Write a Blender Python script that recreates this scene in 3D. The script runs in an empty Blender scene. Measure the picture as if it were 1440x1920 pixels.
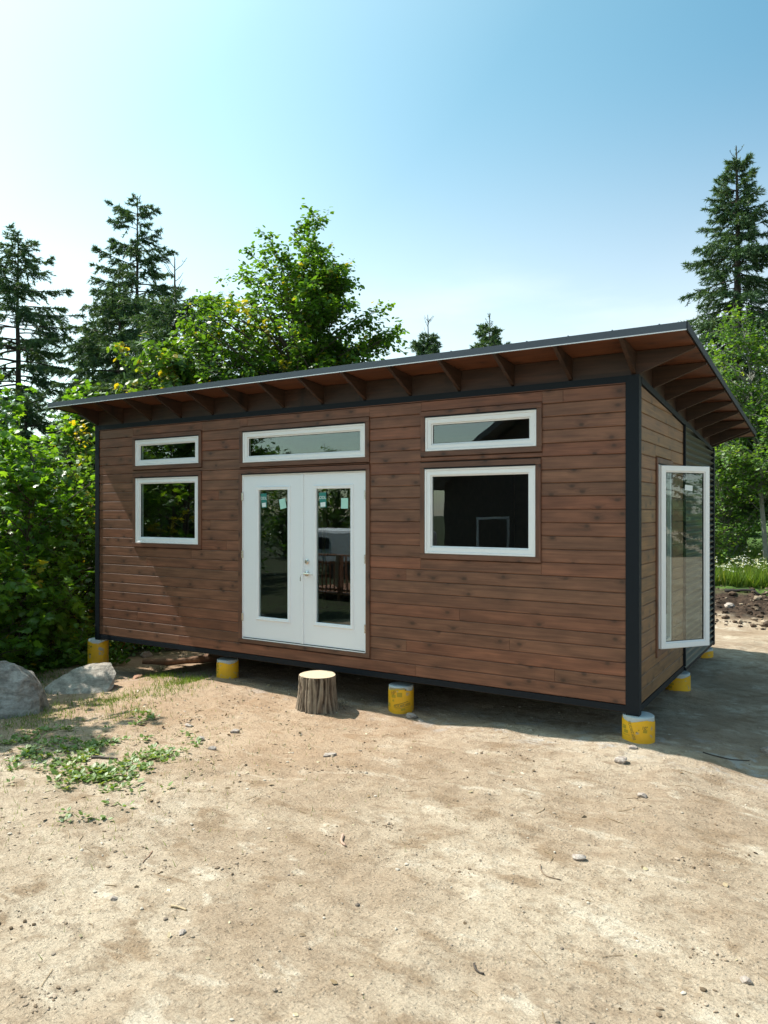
import bpy, bmesh, math, random
import numpy as np
from mathutils import Vector, Matrix, noise as mn
random.seed(7)
RS = np.random.RandomState(11)
rad = math.radians
S = bpy.context.scene
COL = S.collection

# ------------------------------------------------------------------ camera
CAM = (1.692, -7.202, 1.892)
cam = bpy.data.cameras.new('camera')
cam.sensor_fit = 'HORIZONTAL'; cam.sensor_width = 36.0; cam.lens = 34.875
cam.clip_start = 0.05; cam.clip_end = 3000
camo = bpy.data.objects.new('camera', cam); COL.objects.link(camo)
camo.location = CAM; camo.rotation_euler = (rad(90), 0, rad(32.1))
S.camera = camo

# ------------------------------------------------------------------ light
SUN_D = Vector((0.76, 0.092, -1.0)).normalized()
SUN_EL = math.asin(-SUN_D.z); SUN_AZ = math.atan2(-SUN_D.x, -SUN_D.y)   # from +Y towards +X
SKY_STRENGTH = 0.102; SUN_STRENGTH = 5.0; EXPOSURE = 0.70
w = bpy.data.worlds.new('World'); S.world = w; w.use_nodes = True
nt = w.node_tree; nt.nodes.clear()
def N_(nt, t, **kw):
    n = nt.nodes.new(t)
    for k, v in kw.items(): setattr(n, k, v)
    return n
sky = N_(nt, 'ShaderNodeTexSky', sky_type='NISHITA', sun_disc=False)
sky.sun_elevation = SUN_EL; sky.sun_rotation = SUN_AZ
sky.altitude = 100; sky.air_density = 1.0; sky.dust_density = 1.6; sky.ozone_density = 1.6
bg = N_(nt, 'ShaderNodeBackground'); bg.inputs['Strength'].default_value = SKY_STRENGTH
wo = N_(nt, 'ShaderNodeOutputWorld')
# thin high cloud low over the horizon
tc = N_(nt, 'ShaderNodeTexCoord'); mp = N_(nt, 'ShaderNodeMapping'); mp.inputs['Scale'].default_value = (2.2, 2.2, 9.0)
nz = N_(nt, 'ShaderNodeTexNoise'); nz.inputs['Scale'].default_value = 1.5; nz.inputs['Detail'].default_value = 7; nz.inputs['Roughness'].default_value = 0.55
cr = N_(nt, 'ShaderNodeValToRGB'); cr.color_ramp.elements[0].position = 0.47; cr.color_ramp.elements[1].position = 0.72
sx = N_(nt, 'ShaderNodeSeparateXYZ'); mr = N_(nt, 'ShaderNodeMapRange'); mr.inputs[1].default_value = 0.34; mr.inputs[2].default_value = 0.06
mm = N_(nt, 'ShaderNodeMath', operation='MULTIPLY'); mm2 = N_(nt, 'ShaderNodeMath', operation='MULTIPLY'); mm2.inputs[1].default_value = 0.9
mx = N_(nt, 'ShaderNodeMix', data_type='RGBA'); mx.inputs[7].default_value = (7.6, 8.0, 8.6, 1)
L = nt.links.new
L(tc.outputs['Generated'], mp.inputs[0]); L(mp.outputs[0], nz.inputs['Vector']); L(nz.outputs['Fac'], cr.inputs[0])
L(tc.outputs['Generated'], sx.inputs[0]); L(sx.outputs['Z'], mr.inputs[0])
L(cr.outputs[0], mm.inputs[0]); L(mr.outputs[0], mm.inputs[1]); L(mm.outputs[0], mm2.inputs[0])
# cyan-leaning clear sky with a wide bright aureole round the sun and a pale horizon band
tint = N_(nt, 'ShaderNodeMix', data_type='RGBA', blend_type='MULTIPLY'); tint.inputs[0].default_value = 1; tint.inputs[7].default_value = (0.66, 1.27, 1.17, 1); L(sky.outputs[0], tint.inputs[6])
dt = N_(nt, 'ShaderNodeVectorMath', operation='DOT_PRODUCT'); nv = N_(nt, 'ShaderNodeVectorMath', operation='NORMALIZE'); L(tc.outputs['Generated'], nv.inputs[0]); L(nv.outputs[0], dt.inputs[0]); dt.inputs[1].default_value = tuple(-SUN_D)
gr = N_(nt, 'ShaderNodeValToRGB'); e = gr.color_ramp.elements; e[0].position = 0.30; e[0].color = (0, 0, 0, 1); e[1].position = 1.0; e[1].color = (0.75, 0.72, 0.62, 1)
for p_, c_ in ((0.55, (0.085, 0.085, 0.055, 1)), (0.72, (0.24, 0.23, 0.17, 1)), (0.88, (0.50, 0.48, 0.40, 1))):
    q_ = gr.color_ramp.elements.new(p_); q_.color = c_
L(dt.outputs['Value'], gr.inputs[0])
gs = N_(nt, 'ShaderNodeVectorMath', operation='SCALE'); gs.inputs['Scale'].default_value = 8.0; L(gr.outputs[0], gs.inputs[0])
hz = N_(nt, 'ShaderNodeMapRange'); hz.interpolation_type = 'SMOOTHERSTEP'; hz.inputs[1].default_value = 0.60; hz.inputs[2].default_value = 0.0; hz.inputs[3].default_value = 0.0; hz.inputs[4].default_value = 1.0; L(sx.outputs['Z'], hz.inputs[0])
hv = N_(nt, 'ShaderNodeVectorMath', operation='SCALE'); hv.inputs[0].default_value = (4.6, 2.7, 1.6); L(hz.outputs[0], hv.inputs['Scale'])
a1 = N_(nt, 'ShaderNodeVectorMath', operation='ADD'); a2 = N_(nt, 'ShaderNodeVectorMath', operation='ADD'); L(tint.outputs[2], a1.inputs[0]); L(gs.outputs[0], a1.inputs[1]); L(a1.outputs[0], a2.inputs[0]); L(hv.outputs[0], a2.inputs[1])
L(mm2.outputs[0], mx.inputs[0]); L(a2.outputs[0], mx.inputs[6]); L(mx.outputs[2], bg.inputs['Color']); L(bg.outputs[0], wo.inputs[0])
sun = bpy.data.lights.new('sun', 'SUN'); sun.energy = SUN_STRENGTH; sun.angle = rad(0.53); sun.color = (1.0, 0.955, 0.88)
suno = bpy.data.objects.new('sun', sun); COL.objects.link(suno); suno.rotation_euler = SUN_D.to_track_quat('-Z', 'Y').to_euler()
suno.location = (-30, -3, 40)
S.view_settings.view_transform = 'Standard'; S.view_settings.look = 'None'
S.view_settings.gamma = 1.0; S.view_settings.use_curve_mapping = False
S.view_settings.exposure = EXPOSURE
S.render.engine = 'CYCLES'
S.cycles.max_bounces = 8; S.cycles.transparent_max_bounces = 24; S.cycles.diffuse_bounces = 4

# ------------------------------------------------------------------ helpers
def tag(o, label=None, cat=None, group=None, kind=None):
    if label: o['label'] = label
    if cat: o['category'] = cat
    if group: o['group'] = group
    if kind: o['kind'] = kind
    return o
def thing(name, label, cat, loc=(0, 0, 0), rz=0, group=None):
    o = bpy.data.objects.new(name, None); COL.objects.link(o); o.empty_display_size = 0.2
    o.location = loc; o.rotation_euler = (0, 0, rz)
    return tag(o, label, cat, group)
def link(name, me, mat, parent=None):
    o = bpy.data.objects.new(name, me); COL.objects.link(o)
    if mat is not None and not me.materials:
        me.materials.append(mat)
    if parent is not None: o.parent = parent
    return o
def copy_tree(o, parent=None):
    c = o.copy(); COL.objects.link(c)
    if parent is not None: c.parent = parent
    for ch in o.children: copy_tree(ch, c)
    return c
def mesh_np(name, V, F, tint=None, smooth=False):
    """V (n,3), F (m,k) int array of same-size polygons"""
    me = bpy.data.meshes.new(name)
    n, (m, k) = len(V), F.shape
    me.vertices.add(n); me.vertices.foreach_set('co', np.asarray(V, np.float32).ravel())
    me.loops.add(m * k); me.loops.foreach_set('vertex_index', F.astype(np.int32).ravel())
    me.polygons.add(m); me.polygons.foreach_set('loop_start', (np.arange(m) * k).astype(np.int32))
    me.polygons.foreach_set('use_smooth', np.full(m, smooth))
    me.update(calc_edges=True)
    if tint is not None:
        a = me.attributes.new('tint', 'FLOAT', 'FACE'); a.data.foreach_set('value', np.asarray(tint, np.float32))
    return me
class MB:
    def __init__(s): s.v = []; s.f = []
    def box(s, x0, x1, y0, y1, z0, z1):
        b = len(s.v)
        s.v += [(x, y, z) for z in (z0, z1) for x, y in ((x0, y0), (x1, y0), (x1, y1), (x0, y1))]
        s.f += [tuple(b + i for i in q) for q in ((0, 3, 2, 1), (4, 5, 6, 7), (0, 1, 5, 4), (1, 2, 6, 5), (2, 3, 7, 6), (3, 0, 4, 7))]
        return s
    def prism(s, poly, axis, a, b_):
        """extrude closed polygon (list of 2D) along axis 'x' or 'y' or 'z' from a to b_"""
        n = len(poly); b = len(s.v)
        def P(p, t): return {'x': (t, p[0], p[1]), 'y': (p[0], t, p[1]), 'z': (p[0], p[1], t)}[axis]
        s.v += [P(p, a) for p in poly] + [P(p, b_) for p in poly]
        s.f += [tuple(b + i for i in range(n))[::-1], tuple(b + n + i for i in range(n))]
        s.f += [(b + i, b + (i + 1) % n, b + n + (i + 1) % n, b + n + i) for i in range(n)]
        return s
    def tube(s, pts, radii, n=8, cap=True):
        pts = [Vector(p) for p in pts]; b0 = len(s.v); m = len(pts); up = Vector((0.13, 0.37, 0.92))
        for i, p in enumerate(pts):
            d = (pts[min(i + 1, m - 1)] - pts[max(i - 1, 0)]).normalized()
            a = d.cross(up)
            if a.length < 0.05: a = d.cross(Vector((1, 0, 0)))
            a.normalize(); c = d.cross(a)
            for k in range(n):
                t = 2 * math.pi * k / n
                s.v.append(tuple(p + (a * math.cos(t) + c * math.sin(t)) * radii[i]))
        for i in range(m - 1):
            for k in range(n):
                q = b0 + i * n; s.f.append((q + k, q + n + k, q + n + (k + 1) % n, q + (k + 1) % n))
        if cap: s.f.append(tuple(b0 + k for k in range(n))); s.f.append(tuple(b0 + (m - 1) * n + k for k in range(n))[::-1])
        return s
    def ring(s, x0, x1, z0, z1, wd, ya, yb, ch=0.0):
        """rectangular picture-frame ring in the XZ plane, front at ya (towards -y), back yb"""
        b = len(s.v)
        o = [(x0, z0), (x1, z0), (x1, z1), (x0, z1)]; sg = [(1, 1), (-1, 1), (-1, -1), (1, -1)]
        for off, y in ((0, yb), (0, ya + ch), (ch, ya), (wd - ch, ya), (wd, ya + ch), (wd, yb)):
            s.v += [(p[0] + off * g[0], y, p[1] + off * g[1]) for p, g in zip(o, sg)]
        for r in range(6):
            for k in range(4):
                a = b + r * 4; c = b + ((r + 1) % 6) * 4
                s.f.append((a + k, a + (k + 1) % 4, c + (k + 1) % 4, c + k))
        return s
    def build(s, name, mat, parent=None, smooth=False, bevel=0.0):
        me = bpy.data.meshes.new(name); me.from_pydata(s.v, [], s.f); me.validate()
        bm = bmesh.new(); bm.from_mesh(me); bmesh.ops.recalc_face_normals(bm, faces=bm.faces)
        if bevel > 0:
            bmesh.ops.bevel(bm, geom=[e for e in bm.edges if e.calc_face_angle(0) > 0.6], offset=bevel, segments=2, profile=0.5, affect='EDGES', clamp_overlap=True)
        bm.to_mesh(me); bm.free()
        if smooth: me.polygons.foreach_set('use_smooth', [True] * len(me.polygons))
        return link(name, me, mat, parent)

# ------------------------------------------------------------------ materials
def new_mat(name):
    m = bpy.data.materials.new(name); m.use_nodes = True; t = m.node_tree
    b = t.nodes['Principled BSDF']; return m, t, b
def simple(name, col, rough=0.6, metal=0.0, bump=0.0, scale=40, var=0.0, spec=0.5):
    m, t, b = new_mat(name)
    b.inputs['Roughness'].default_value = rough; b.inputs['Metallic'].default_value = metal
    b.inputs['Specular IOR Level'].default_value = spec
    c = (*col, 1)
    tc = N_(t, 'ShaderNodeTexCoord'); nz = N_(t, 'ShaderNodeTexNoise'); nz.inputs['Scale'].default_value = scale; nz.inputs['Detail'].default_value = 6
    t.links.new(tc.outputs['Object'], nz.inputs['Vector'])
    mx = N_(t, 'ShaderNodeMix', data_type='RGBA'); v = max(var, 0.03)
    mx.inputs[6].default_value = tuple(x * (1 - v) for x in col) + (1,); mx.inputs[7].default_value = tuple(min(1, x * (1 + v)) for x in col) + (1,)
    t.links.new(nz.outputs['Fac'], mx.inputs[0]); t.links.new(mx.outputs[2], b.inputs['Base Color'])
    if bump:
        bp = N_(t, 'ShaderNodeBump'); bp.inputs['Strength'].default_value = bump; bp.inputs['Distance'].default_value = 0.01
        t.links.new(nz.outputs['Fac'], bp.inputs['Height']); t.links.new(bp.outputs[0], b.inputs['Normal'])
    return m
def ramp(t, stops, interp='LINEAR'):
    r = N_(t, 'ShaderNodeValToRGB'); cr = r.color_ramp; cr.interpolation = interp
    while len(cr.elements) < len(stops): cr.elements.new(0.5)
    for e, (p, c) in zip(cr.elements, stops): e.position = p; e.color = (*c, 1) if len(c) == 3 else c
    return r
def wood_mat(name, dark, light, knots=True, rough=0.55, red=None):
    m, t, b = new_mat(name); K = t.links.new
    tc = N_(t, 'ShaderNodeTexCoord'); oi = N_(t, 'ShaderNodeObjectInfo')
    cb = N_(t, 'ShaderNodeCombineXYZ')
    for i, k in enumerate((37.0, 11.0, 53.0)):
        q = N_(t, 'ShaderNodeMath', operation='MULTIPLY'); q.inputs[1].default_value = k
        K(oi.outputs['Random'], q.inputs[0]); K(q.outputs[0], cb.inputs[i])
    ad = N_(t, 'ShaderNodeVectorMath', operation='ADD'); K(tc.outputs['Object'], ad.inputs[0]); K(cb.outputs[0], ad.inputs[1])
    # knots
    mk = N_(t, 'ShaderNodeMapping'); mk.inputs['Scale'].default_value = (3.6, 5.6, 0.01); K(ad.outputs[0], mk.inputs[0])
    vo = N_(t, 'ShaderNodeTexVoronoi', voronoi_dimensions='2D'); vo.inputs['Scale'].default_value = 1.0; K(mk.outputs[0], vo.inputs['Vector'])
    kr = ramp(t, [(0.0, (1, 1, 1)), (0.06, (0.85, 0.85, 0.85)), (0.13, (0.36, 0.36, 0.36)), (0.34, (0, 0, 0))]); K(vo.outputs['Distance'], kr.inputs[0])
    # only some cells carry a knot
    sc_ = N_(t, 'ShaderNodeSeparateColor'); K(vo.outputs['Color'], sc_.inputs[0])
    gt = N_(t, 'ShaderNodeMath', operation='GREATER_THAN'); gt.inputs[1].default_value = 0.58; K(sc_.outputs[0], gt.inputs[0])
    km = N_(t, 'ShaderNodeMath', operation='MULTIPLY'); K(kr.outputs[0], km.inputs[0]); K(gt.outputs[0], km.inputs[1])
    # grain, bent round the knots
    kb = N_(t, 'ShaderNodeMath', operation='MULTIPLY'); kb.inputs[1].default_value = 0.05; K(km.outputs[0], kb.inputs[0])
    cb2 = N_(t, 'ShaderNodeCombineXYZ'); K(kb.outputs[0], cb2.inputs[1])
    ad2 = N_(t, 'ShaderNodeVectorMath', operation='ADD'); K(ad.outputs[0], ad2.inputs[0]); K(cb2.outputs[0], ad2.inputs[1])
    mg = N_(t, 'ShaderNodeMapping'); mg.inputs['Scale'].default_value = (1.6, 38, 38); K(ad2.outputs[0], mg.inputs[0])
    ng = N_(t, 'ShaderNodeTexNoise'); ng.inputs['Scale'].default_value = 1.0; ng.inputs['Detail'].default_value = 6; ng.inputs['Distortion'].default_value = 0.6; K(mg.outputs[0], ng.inputs['Vector'])
    mb = N_(t, 'ShaderNodeMapping'); mb.inputs['Scale'].default_value = (2.2, 7, 7); K(ad.outputs[0], mb.inputs[0])
    nb = N_(t, 'ShaderNodeTexNoise'); nb.inputs['Scale'].default_value = 1.3; nb.inputs['Detail'].default_value = 3; K(mb.outputs[0], nb.inputs['Vector'])
    g1 = ramp(t, [(0.28, dark), (0.52, tuple((a + c) / 2 for a, c in zip(dark, light))), (0.75, light)]); K(ng.outputs['Fac'], g1.inputs[0])
    # blotchy stain
    g2 = N_(t, 'ShaderNodeMapRange'); g2.inputs[1].default_value = 0.3; g2.inputs[2].default_value = 0.7; g2.inputs[3].default_value = 0.74; g2.inputs[4].default_value = 1.2; K(nb.outputs['Fac'], g2.inputs[0])
    # per board value
    pv = N_(t, 'ShaderNodeMapRange'); pv.inputs[3].default_value = 0.91; pv.inputs[4].default_value = 1.10; K(oi.outputs['Random'], pv.inputs[0])
    mu = N_(t, 'ShaderNodeMath', operation='MULTIPLY'); K(g2.outputs[0], mu.inputs[0]); K(pv.outputs[0], mu.inputs[1])
    vm = N_(t, 'ShaderNodeVectorMath', operation='SCALE'); K(g1.outputs[0], vm.inputs[0]); K(mu.outputs[0], vm.inputs['Scale'])
    # hue shift per board
    fr = N_(t, 'ShaderNodeMath', operation='MULTIPLY'); fr.inputs[1].default_value = 7.31; K(oi.outputs['Random'], fr.inputs[0])
    fc = N_(t, 'ShaderNodeMath', operation='FRACT'); K(fr.outputs[0], fc.inputs[0])
    hm = N_(t, 'ShaderNodeMix', data_type='RGBA', blend_type='MULTIPLY'); hm.inputs[7].default_value = red or (1.10, 0.90, 0.84, 1)
    K(fc.outputs[0], hm.inputs[0]); K(vm.outputs[0], hm.inputs[6])
    kx = N_(t, 'ShaderNodeMix', data_type='RGBA'); kx.inputs[7].default_value = tuple(x * 0.28 for x in dark) + (1,)
    ks = N_(t, 'ShaderNodeMath', operation='MULTIPLY'); ks.inputs[1].default_value = 0.85 if knots else 0.0
    K(km.outputs[0], ks.inputs[0]); K(ks.outputs[0], kx.inputs[0]); K(hm.outputs[2], kx.inputs[6]); K(kx.outputs[2], b.inputs['Base Color'])
    bp = N_(t, 'ShaderNodeBump'); bp.inputs['Strength'].default_value = 0.35; bp.inputs['Distance'].default_value = 0.002
    K(ng.outputs['Fac'], bp.inputs['Height']); K(bp.outputs[0], b.inputs['Normal'])
    b.inputs['Roughness'].default_value = rough
    return m
M = {}
M['siding'] = wood_mat('stained_siding', (0.122, 0.053, 0.029), (0.225, 0.105, 0.059))
M['side_boards'] = wood_mat('siding_golden_bounce', (0.130, 0.066, 0.024), (0.250, 0.136, 0.052))  # front stain again, golden light off foliage and warm ground put into the colour
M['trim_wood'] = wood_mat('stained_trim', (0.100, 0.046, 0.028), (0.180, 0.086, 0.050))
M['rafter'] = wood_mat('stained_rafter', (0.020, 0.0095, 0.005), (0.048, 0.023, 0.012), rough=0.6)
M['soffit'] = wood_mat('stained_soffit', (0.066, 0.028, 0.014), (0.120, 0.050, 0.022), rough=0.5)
M['fresh_wood'] = wood_mat('raw_stud', (0.30, 0.20, 0.10), (0.46, 0.33, 0.19), rough=0.7)
M['deck_wood'] = wood_mat('orange_deck_wood', (0.22, 0.09, 0.045), (0.34, 0.16, 0.08), rough=0.7)
M['dark_wrap'] = simple('brown_backing', (0.055, 0.030, 0.020), 0.8)
M['black_metal'] = simple('black_trim_metal', (0.007, 0.011, 0.016), 0.6, 0.0, 0.04, 300, 0.2, 0.22)
M['corr'] = simple('black_corrugated_metal', (0.050, 0.054, 0.044), 0.38, 0.2, 0.0, 60, 0.1)
M['fascia'] = simple('charcoal_fascia_metal', (0.055, 0.066, 0.082), 0.38, 0.3, 0.02, 60, 0.12)
M['drip'] = simple('pale_drip_edge', (0.60, 0.62, 0.64), 0.35, 0.3)
M['white'] = simple('white_vinyl', (0.85, 0.86, 0.87), 0.38, 0.0, 0.02, 20, 0.02)
M['white_paint'] = simple('white_door_paint', (0.83, 0.85, 0.88), 0.42, 0.0, 0.05, 120, 0.03)
M['nickel'] = simple('satin_nickel', (0.62, 0.60, 0.57), 0.25, 1.0)
M['gasket'] = simple('dark_gasket', (0.02, 0.02, 0.022), 0.6)
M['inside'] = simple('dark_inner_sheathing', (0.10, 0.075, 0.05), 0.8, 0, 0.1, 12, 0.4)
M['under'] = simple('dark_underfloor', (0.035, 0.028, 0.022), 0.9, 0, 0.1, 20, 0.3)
M['teal'] = simple('teal_sticker', (0.02, 0.20, 0.17), 0.5)
M['mint'] = simple('mint_paper', (0.42, 0.72, 0.62), 0.7, 0, 0, 30, 0.06)
M['paper'] = simple('white_paper', (0.75, 0.80, 0.80), 0.7, 0, 0, 60, 0.06)
M['ink'] = simple('black_print', (0.05, 0.042, 0.02), 0.7)
M['ink_faint'] = simple('worn_print', (0.42, 0.29, 0.02), 0.8, 0, 0, 200, 0.4)
def glass_mat():
    m, t, b = new_mat('window_glass'); t.nodes.remove(b); K = t.links.new
    out = t.nodes['Material Output']
    ge = N_(t, 'ShaderNodeNewGeometry'); mr = N_(t, 'ShaderNodeMapRange'); mr.inputs[3].default_value = 1.82; mr.inputs[4].default_value = 1 / 1.82
    K(ge.outputs['Backfacing'], mr.inputs[0]); fr = N_(t, 'ShaderNodeFresnel'); K(mr.outputs[0], fr.inputs['IOR'])
    tr = N_(t, 'ShaderNodeBsdfTransparent'); tr.inputs[0].default_value = (0.80, 0.86, 0.84, 1)
    gl = N_(t, 'ShaderNodeBsdfGlossy'); gl.inputs['Roughness'].default_value = 0.004; gl.inputs['Color'].default_value = (0.92, 0.96, 1, 1)
    nz = N_(t, 'ShaderNodeTexNoise'); nz.inputs['Scale'].default_value = 1.4; tc = N_(t, 'ShaderNodeTexCoord'); K(tc.outputs['Object'], nz.inputs['Vector'])
    bp = N_(t, 'ShaderNodeBump'); bp.inputs['Strength'].default_value = 0.25; bp.inputs['Distance'].default_value = 0.004
    K(nz.outputs['Fac'], bp.inputs['Height']); K(bp.outputs[0], gl.inputs['Normal'])
    mx = N_(t, 'ShaderNodeMixShader'); K(fr.outputs[0], mx.inputs[0]); K(tr.outputs[0], mx.inputs[1]); K(gl.outputs[0], mx.inputs[2]); K(mx.outputs[0], out.inputs['Surface'])
    return m
M['glass'] = glass_mat()
def leaf_mat(name, stops, trans=0.35, rough=0.45, spec=0.4):
    m, t, b = new_mat(name); K = t.links.new; out = t.nodes['Material Output']
    at = N_(t, 'ShaderNodeAttribute', attribute_name='tint'); r = ramp(t, stops); K(at.outputs['Fac'], r.inputs[0])
    K(r.outputs[0], b.inputs['Base Color']); b.inputs['Roughness'].default_value = rough; b.inputs['Specular IOR Level'].default_value = spec
    if trans <= 0: return m
    tl = N_(t, 'ShaderNodeBsdfTranslucent'); hs = N_(t, 'ShaderNodeMix', data_type='RGBA', blend_type='MULTIPLY'); hs.inputs[0].default_value = 1
    hs.inputs[7].default_value = (1.9, 1.75, 0.5, 1); K(r.outputs[0], hs.inputs[6]); K(hs.outputs[2], tl.inputs[0])
    mx = N_(t, 'ShaderNodeMixShader'); mx.inputs[0].default_value = trans
    K(b.outputs[0], mx.inputs[1]); K(tl.outputs[0], mx.inputs[2]); K(mx.outputs[0], out.inputs['Surface'])
    return m
M['maple'] = leaf_mat('maple_leaf', [(0, (0.040, 0.095, 0.016)), (0.55, (0.080, 0.175, 0.024)), (0.92, (0.15, 0.26, 0.032)), (1, (0.30, 0.26, 0.03))], 0.45, 0.36)
M['young'] = leaf_mat('young_leaf', [(0, (0.045, 0.105, 0.022)), (0.6, (0.10, 0.20, 0.030)), (0.86, (0.18, 0.28, 0.036)), (0.94, (0.30, 0.25, 0.03)), (1, (0.40, 0.31, 0.03))], 0.42)
M['bush'] = leaf_mat('bush_leaf', [(0, (0.05, 0.12, 0.018)), (0.5, (0.11, 0.235, 0.028)), (0.9, (0.22, 0.36, 0.04)), (1, (0.42, 0.36, 0.04))], 0.48, 0.34)
M['aspen'] = leaf_mat('aspen_leaf', [(0, (0.055, 0.13, 0.025)), (0.7, (0.13, 0.25, 0.04)), (1, (0.26, 0.36, 0.05))], 0.36)
M['needle'] = leaf_mat('spruce_needle', [(0, (0.036, 0.082, 0.042)), (0.6, (0.078, 0.145, 0.062)), (1, (0.15, 0.21, 0.08))], 0.18, 0.55, 0.3)
M['weed'] = leaf_mat('weed_leaf', [(0, (0.06, 0.12, 0.02)), (0.5, (0.13, 0.22, 0.035)), (0.75, (0.22, 0.28, 0.11)), (1, (0.40, 0.42, 0.26))], 0.3)
M['grass'] = leaf_mat('grass_blade', [(0, (0.06, 0.12, 0.02)), (0.7, (0.12, 0.20, 0.03)), (1, (0.26, 0.26, 0.08))], 0.4)
M['redleaf'] = leaf_mat('red_leaf', [(0, (0.10, 0.10, 0.02)), (0.4, (0.35, 0.12, 0.03)), (1, (0.55, 0.20, 0.03))], 0.35)
M['petal'] = leaf_mat('white_petal', [(0, (0.75, 0.76, 0.70)), (1, (0.85, 0.86, 0.80))], 0.2)
M['petal_y'] = leaf_mat('yellow_petal', [(0, (0.75, 0.45, 0.03)), (1, (0.85, 0.6, 0.05))], 0.2)
M['bark'] = simple('grey_brown_bark', (0.085, 0.066, 0.05), 0.9, 0, 0.6, 14, 0.45)
M['bark_pale'] = simple('pale_grey_bark', (0.20, 0.20, 0.17), 0.85, 0, 0.4, 18, 0.4)
M['spruce_bark'] = simple('dark_spruce_bark', (0.055, 0.043, 0.036), 0.95, 0, 0.6, 16, 0.4)

# ------------------------------------------------------------------ terrain
PTS = ((-6,-5,-.36),(-3,-5,-.34),(0,-5,-.34),(3,-5,-.36),(1,-7.5,-.36),(6,-3,-.38),(-3,-2.5,-.34),(0,-2.5,-.33),(2.5,-2,-.38),
(-6,-2.6,-.42),(-9,-5,-.45),(-9,-2,-.62),(-12,-3,-.95),(-11,0,-1.05),(-14,2,-1.35),(-12,5,-1.2),(-8,1.7,-.68),(-7.5,.9,-.60),(-7.9,0,-.52),(-6.8,-1.2,-.48),(-6,-.1,-.42),
(-5.4,-.25,-.33),(-5.4,.1,-.31),(-4,-.3,-.36),(-2.5,-.3,-.41),(-.9,-.25,-.34),(.3,-.25,-.30),(1.2,-.3,-.40),(0,.1,-.29),(0,2.5,-.33),(0,4.5,-.20),(-.3,5.3,-.2),(3,1,-.36),(3,4,-.36),(2,7,-.34),(-4,2,-.4),(-4,5,-.4),(-8.5,4,-.85),(-1,7.5,-.34))
def sms(a, b, t):
    t = np.clip((t - a) / (b - a), 0, 1); return t * t * (3 - 2 * t)
def vnoise(x, y, sc, seed):
    """cheap value noise"""
    x = x * sc + seed * 17.3; y = y * sc + seed * 9.1
    xi = np.floor(x); yi = np.floor(y); xf = x - xi; yf = y - yi
    def h(a, b): return np.modf(np.abs(np.sin(a * 127.1 + b * 311.7 + seed * 74.7) * 43758.5453))[0]
    u = xf * xf * (3 - 2 * xf); v = yf * yf * (3 - 2 * yf)
    return (h(xi, yi) * (1 - u) + h(xi + 1, yi) * u) * (1 - v) + (h(xi, yi + 1) * (1 - u) + h(xi + 1, yi + 1) * u) * v - 0.5
def hgt(x, y, detail=True):
    x = np.asarray(x, float); y = np.asarray(y, float)
    num = np.zeros_like(x + y); den = np.zeros_like(x + y)
    for px, py, pz in PTS:
        wt = 1 / ((x - px) ** 2 + (y - py) ** 2 + .12) ** 1.6; num = num + wt * pz; den = den + wt
    z = num / den
    r = sms(-9, -5, x)
    z = z + (.30 * sms(8.3, 9.5, y) + .30 * sms(9.5, 11, y) + .35 * sms(11, 15, y) + .4 * sms(15, 28, y) + .012 * np.maximum(y - 28, 0)) * r
    z = z - 0.6 * sms(-14, -24, x)
    if detail:
        fx, fy = x + .25 * vnoise(x, y, 2.2, 21), y + .25 * vnoise(x, y, 2.2, 22)
        z = z - .016 * np.maximum(0, .10 - np.abs(vnoise(fx, fy, 1.9, 23))) / .10 * sms(-.1, .25, vnoise(x, y, .7, 24))
        z = z + .030 * vnoise(x, y, 1.1, 1) + .022 * vnoise(x, y, 2.7, 2) + .015 * vnoise(x, y, 6.3, 3) + .009 * vnoise(x, y, 14, 4) - .020 * np.maximum(0, vnoise(x, y, 8.5, 9) + vnoise(x, y, 3.3, 10) - .42)
        k = sms(8.6, 9.3, y) * (1 - sms(10.3, 11.2, y)) * r
        z = z + k * (.16 * vnoise(x, y, 3.1, 7) + .10 * vnoise(x, y, 8, 8))
        # little heaps of spoil against the piers
        for px, py, a in ((-0.02, .06, .03), (-2.68, .1, .03), (-5.42, .12, .0), (-.1, 2.5, .05)):
            z = z + a * np.exp(-((x - px) ** 2 + (y - py) ** 2) / .09)
    return z
def H(x, y): return float(hgt(np.array([x]), np.array([y]))[0])
def axis(segs):
    out = []
    for a, b, st in segs: out += list(np.arange(a, b - st * 0.5, st))
    return np.array(out + [segs[-1][1]])
gx = axis([(-420, -60, 30), (-60, -16, 3), (-16, -8, .3), (-8, 2.6, .045), (2.6, 8, .25), (8, 30, 2), (30, 420, 30)])
gy = axis([(-420, -40, 30), (-40, -10, 2), (-10, -5.4, .25), (-5.4, .8, .04), (.8, 12, .14), (12, 30, .8), (30, 80, 5), (80, 620, 30)])
X, Y = np.meshgrid(gx, gy); Z = hgt(X, Y)
nx, ny = len(gx), len(gy); I = np.arange(nx * ny).reshape(ny, nx)
Fq = np.stack([I[:-1, :-1], I[:-1, 1:], I[1:, 1:], I[1:, :-1]], -1).reshape(-1, 4)
gme = mesh_np('ground', np.stack([X, Y, Z], -1).reshape(-1, 3), Fq, smooth=True)
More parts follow.
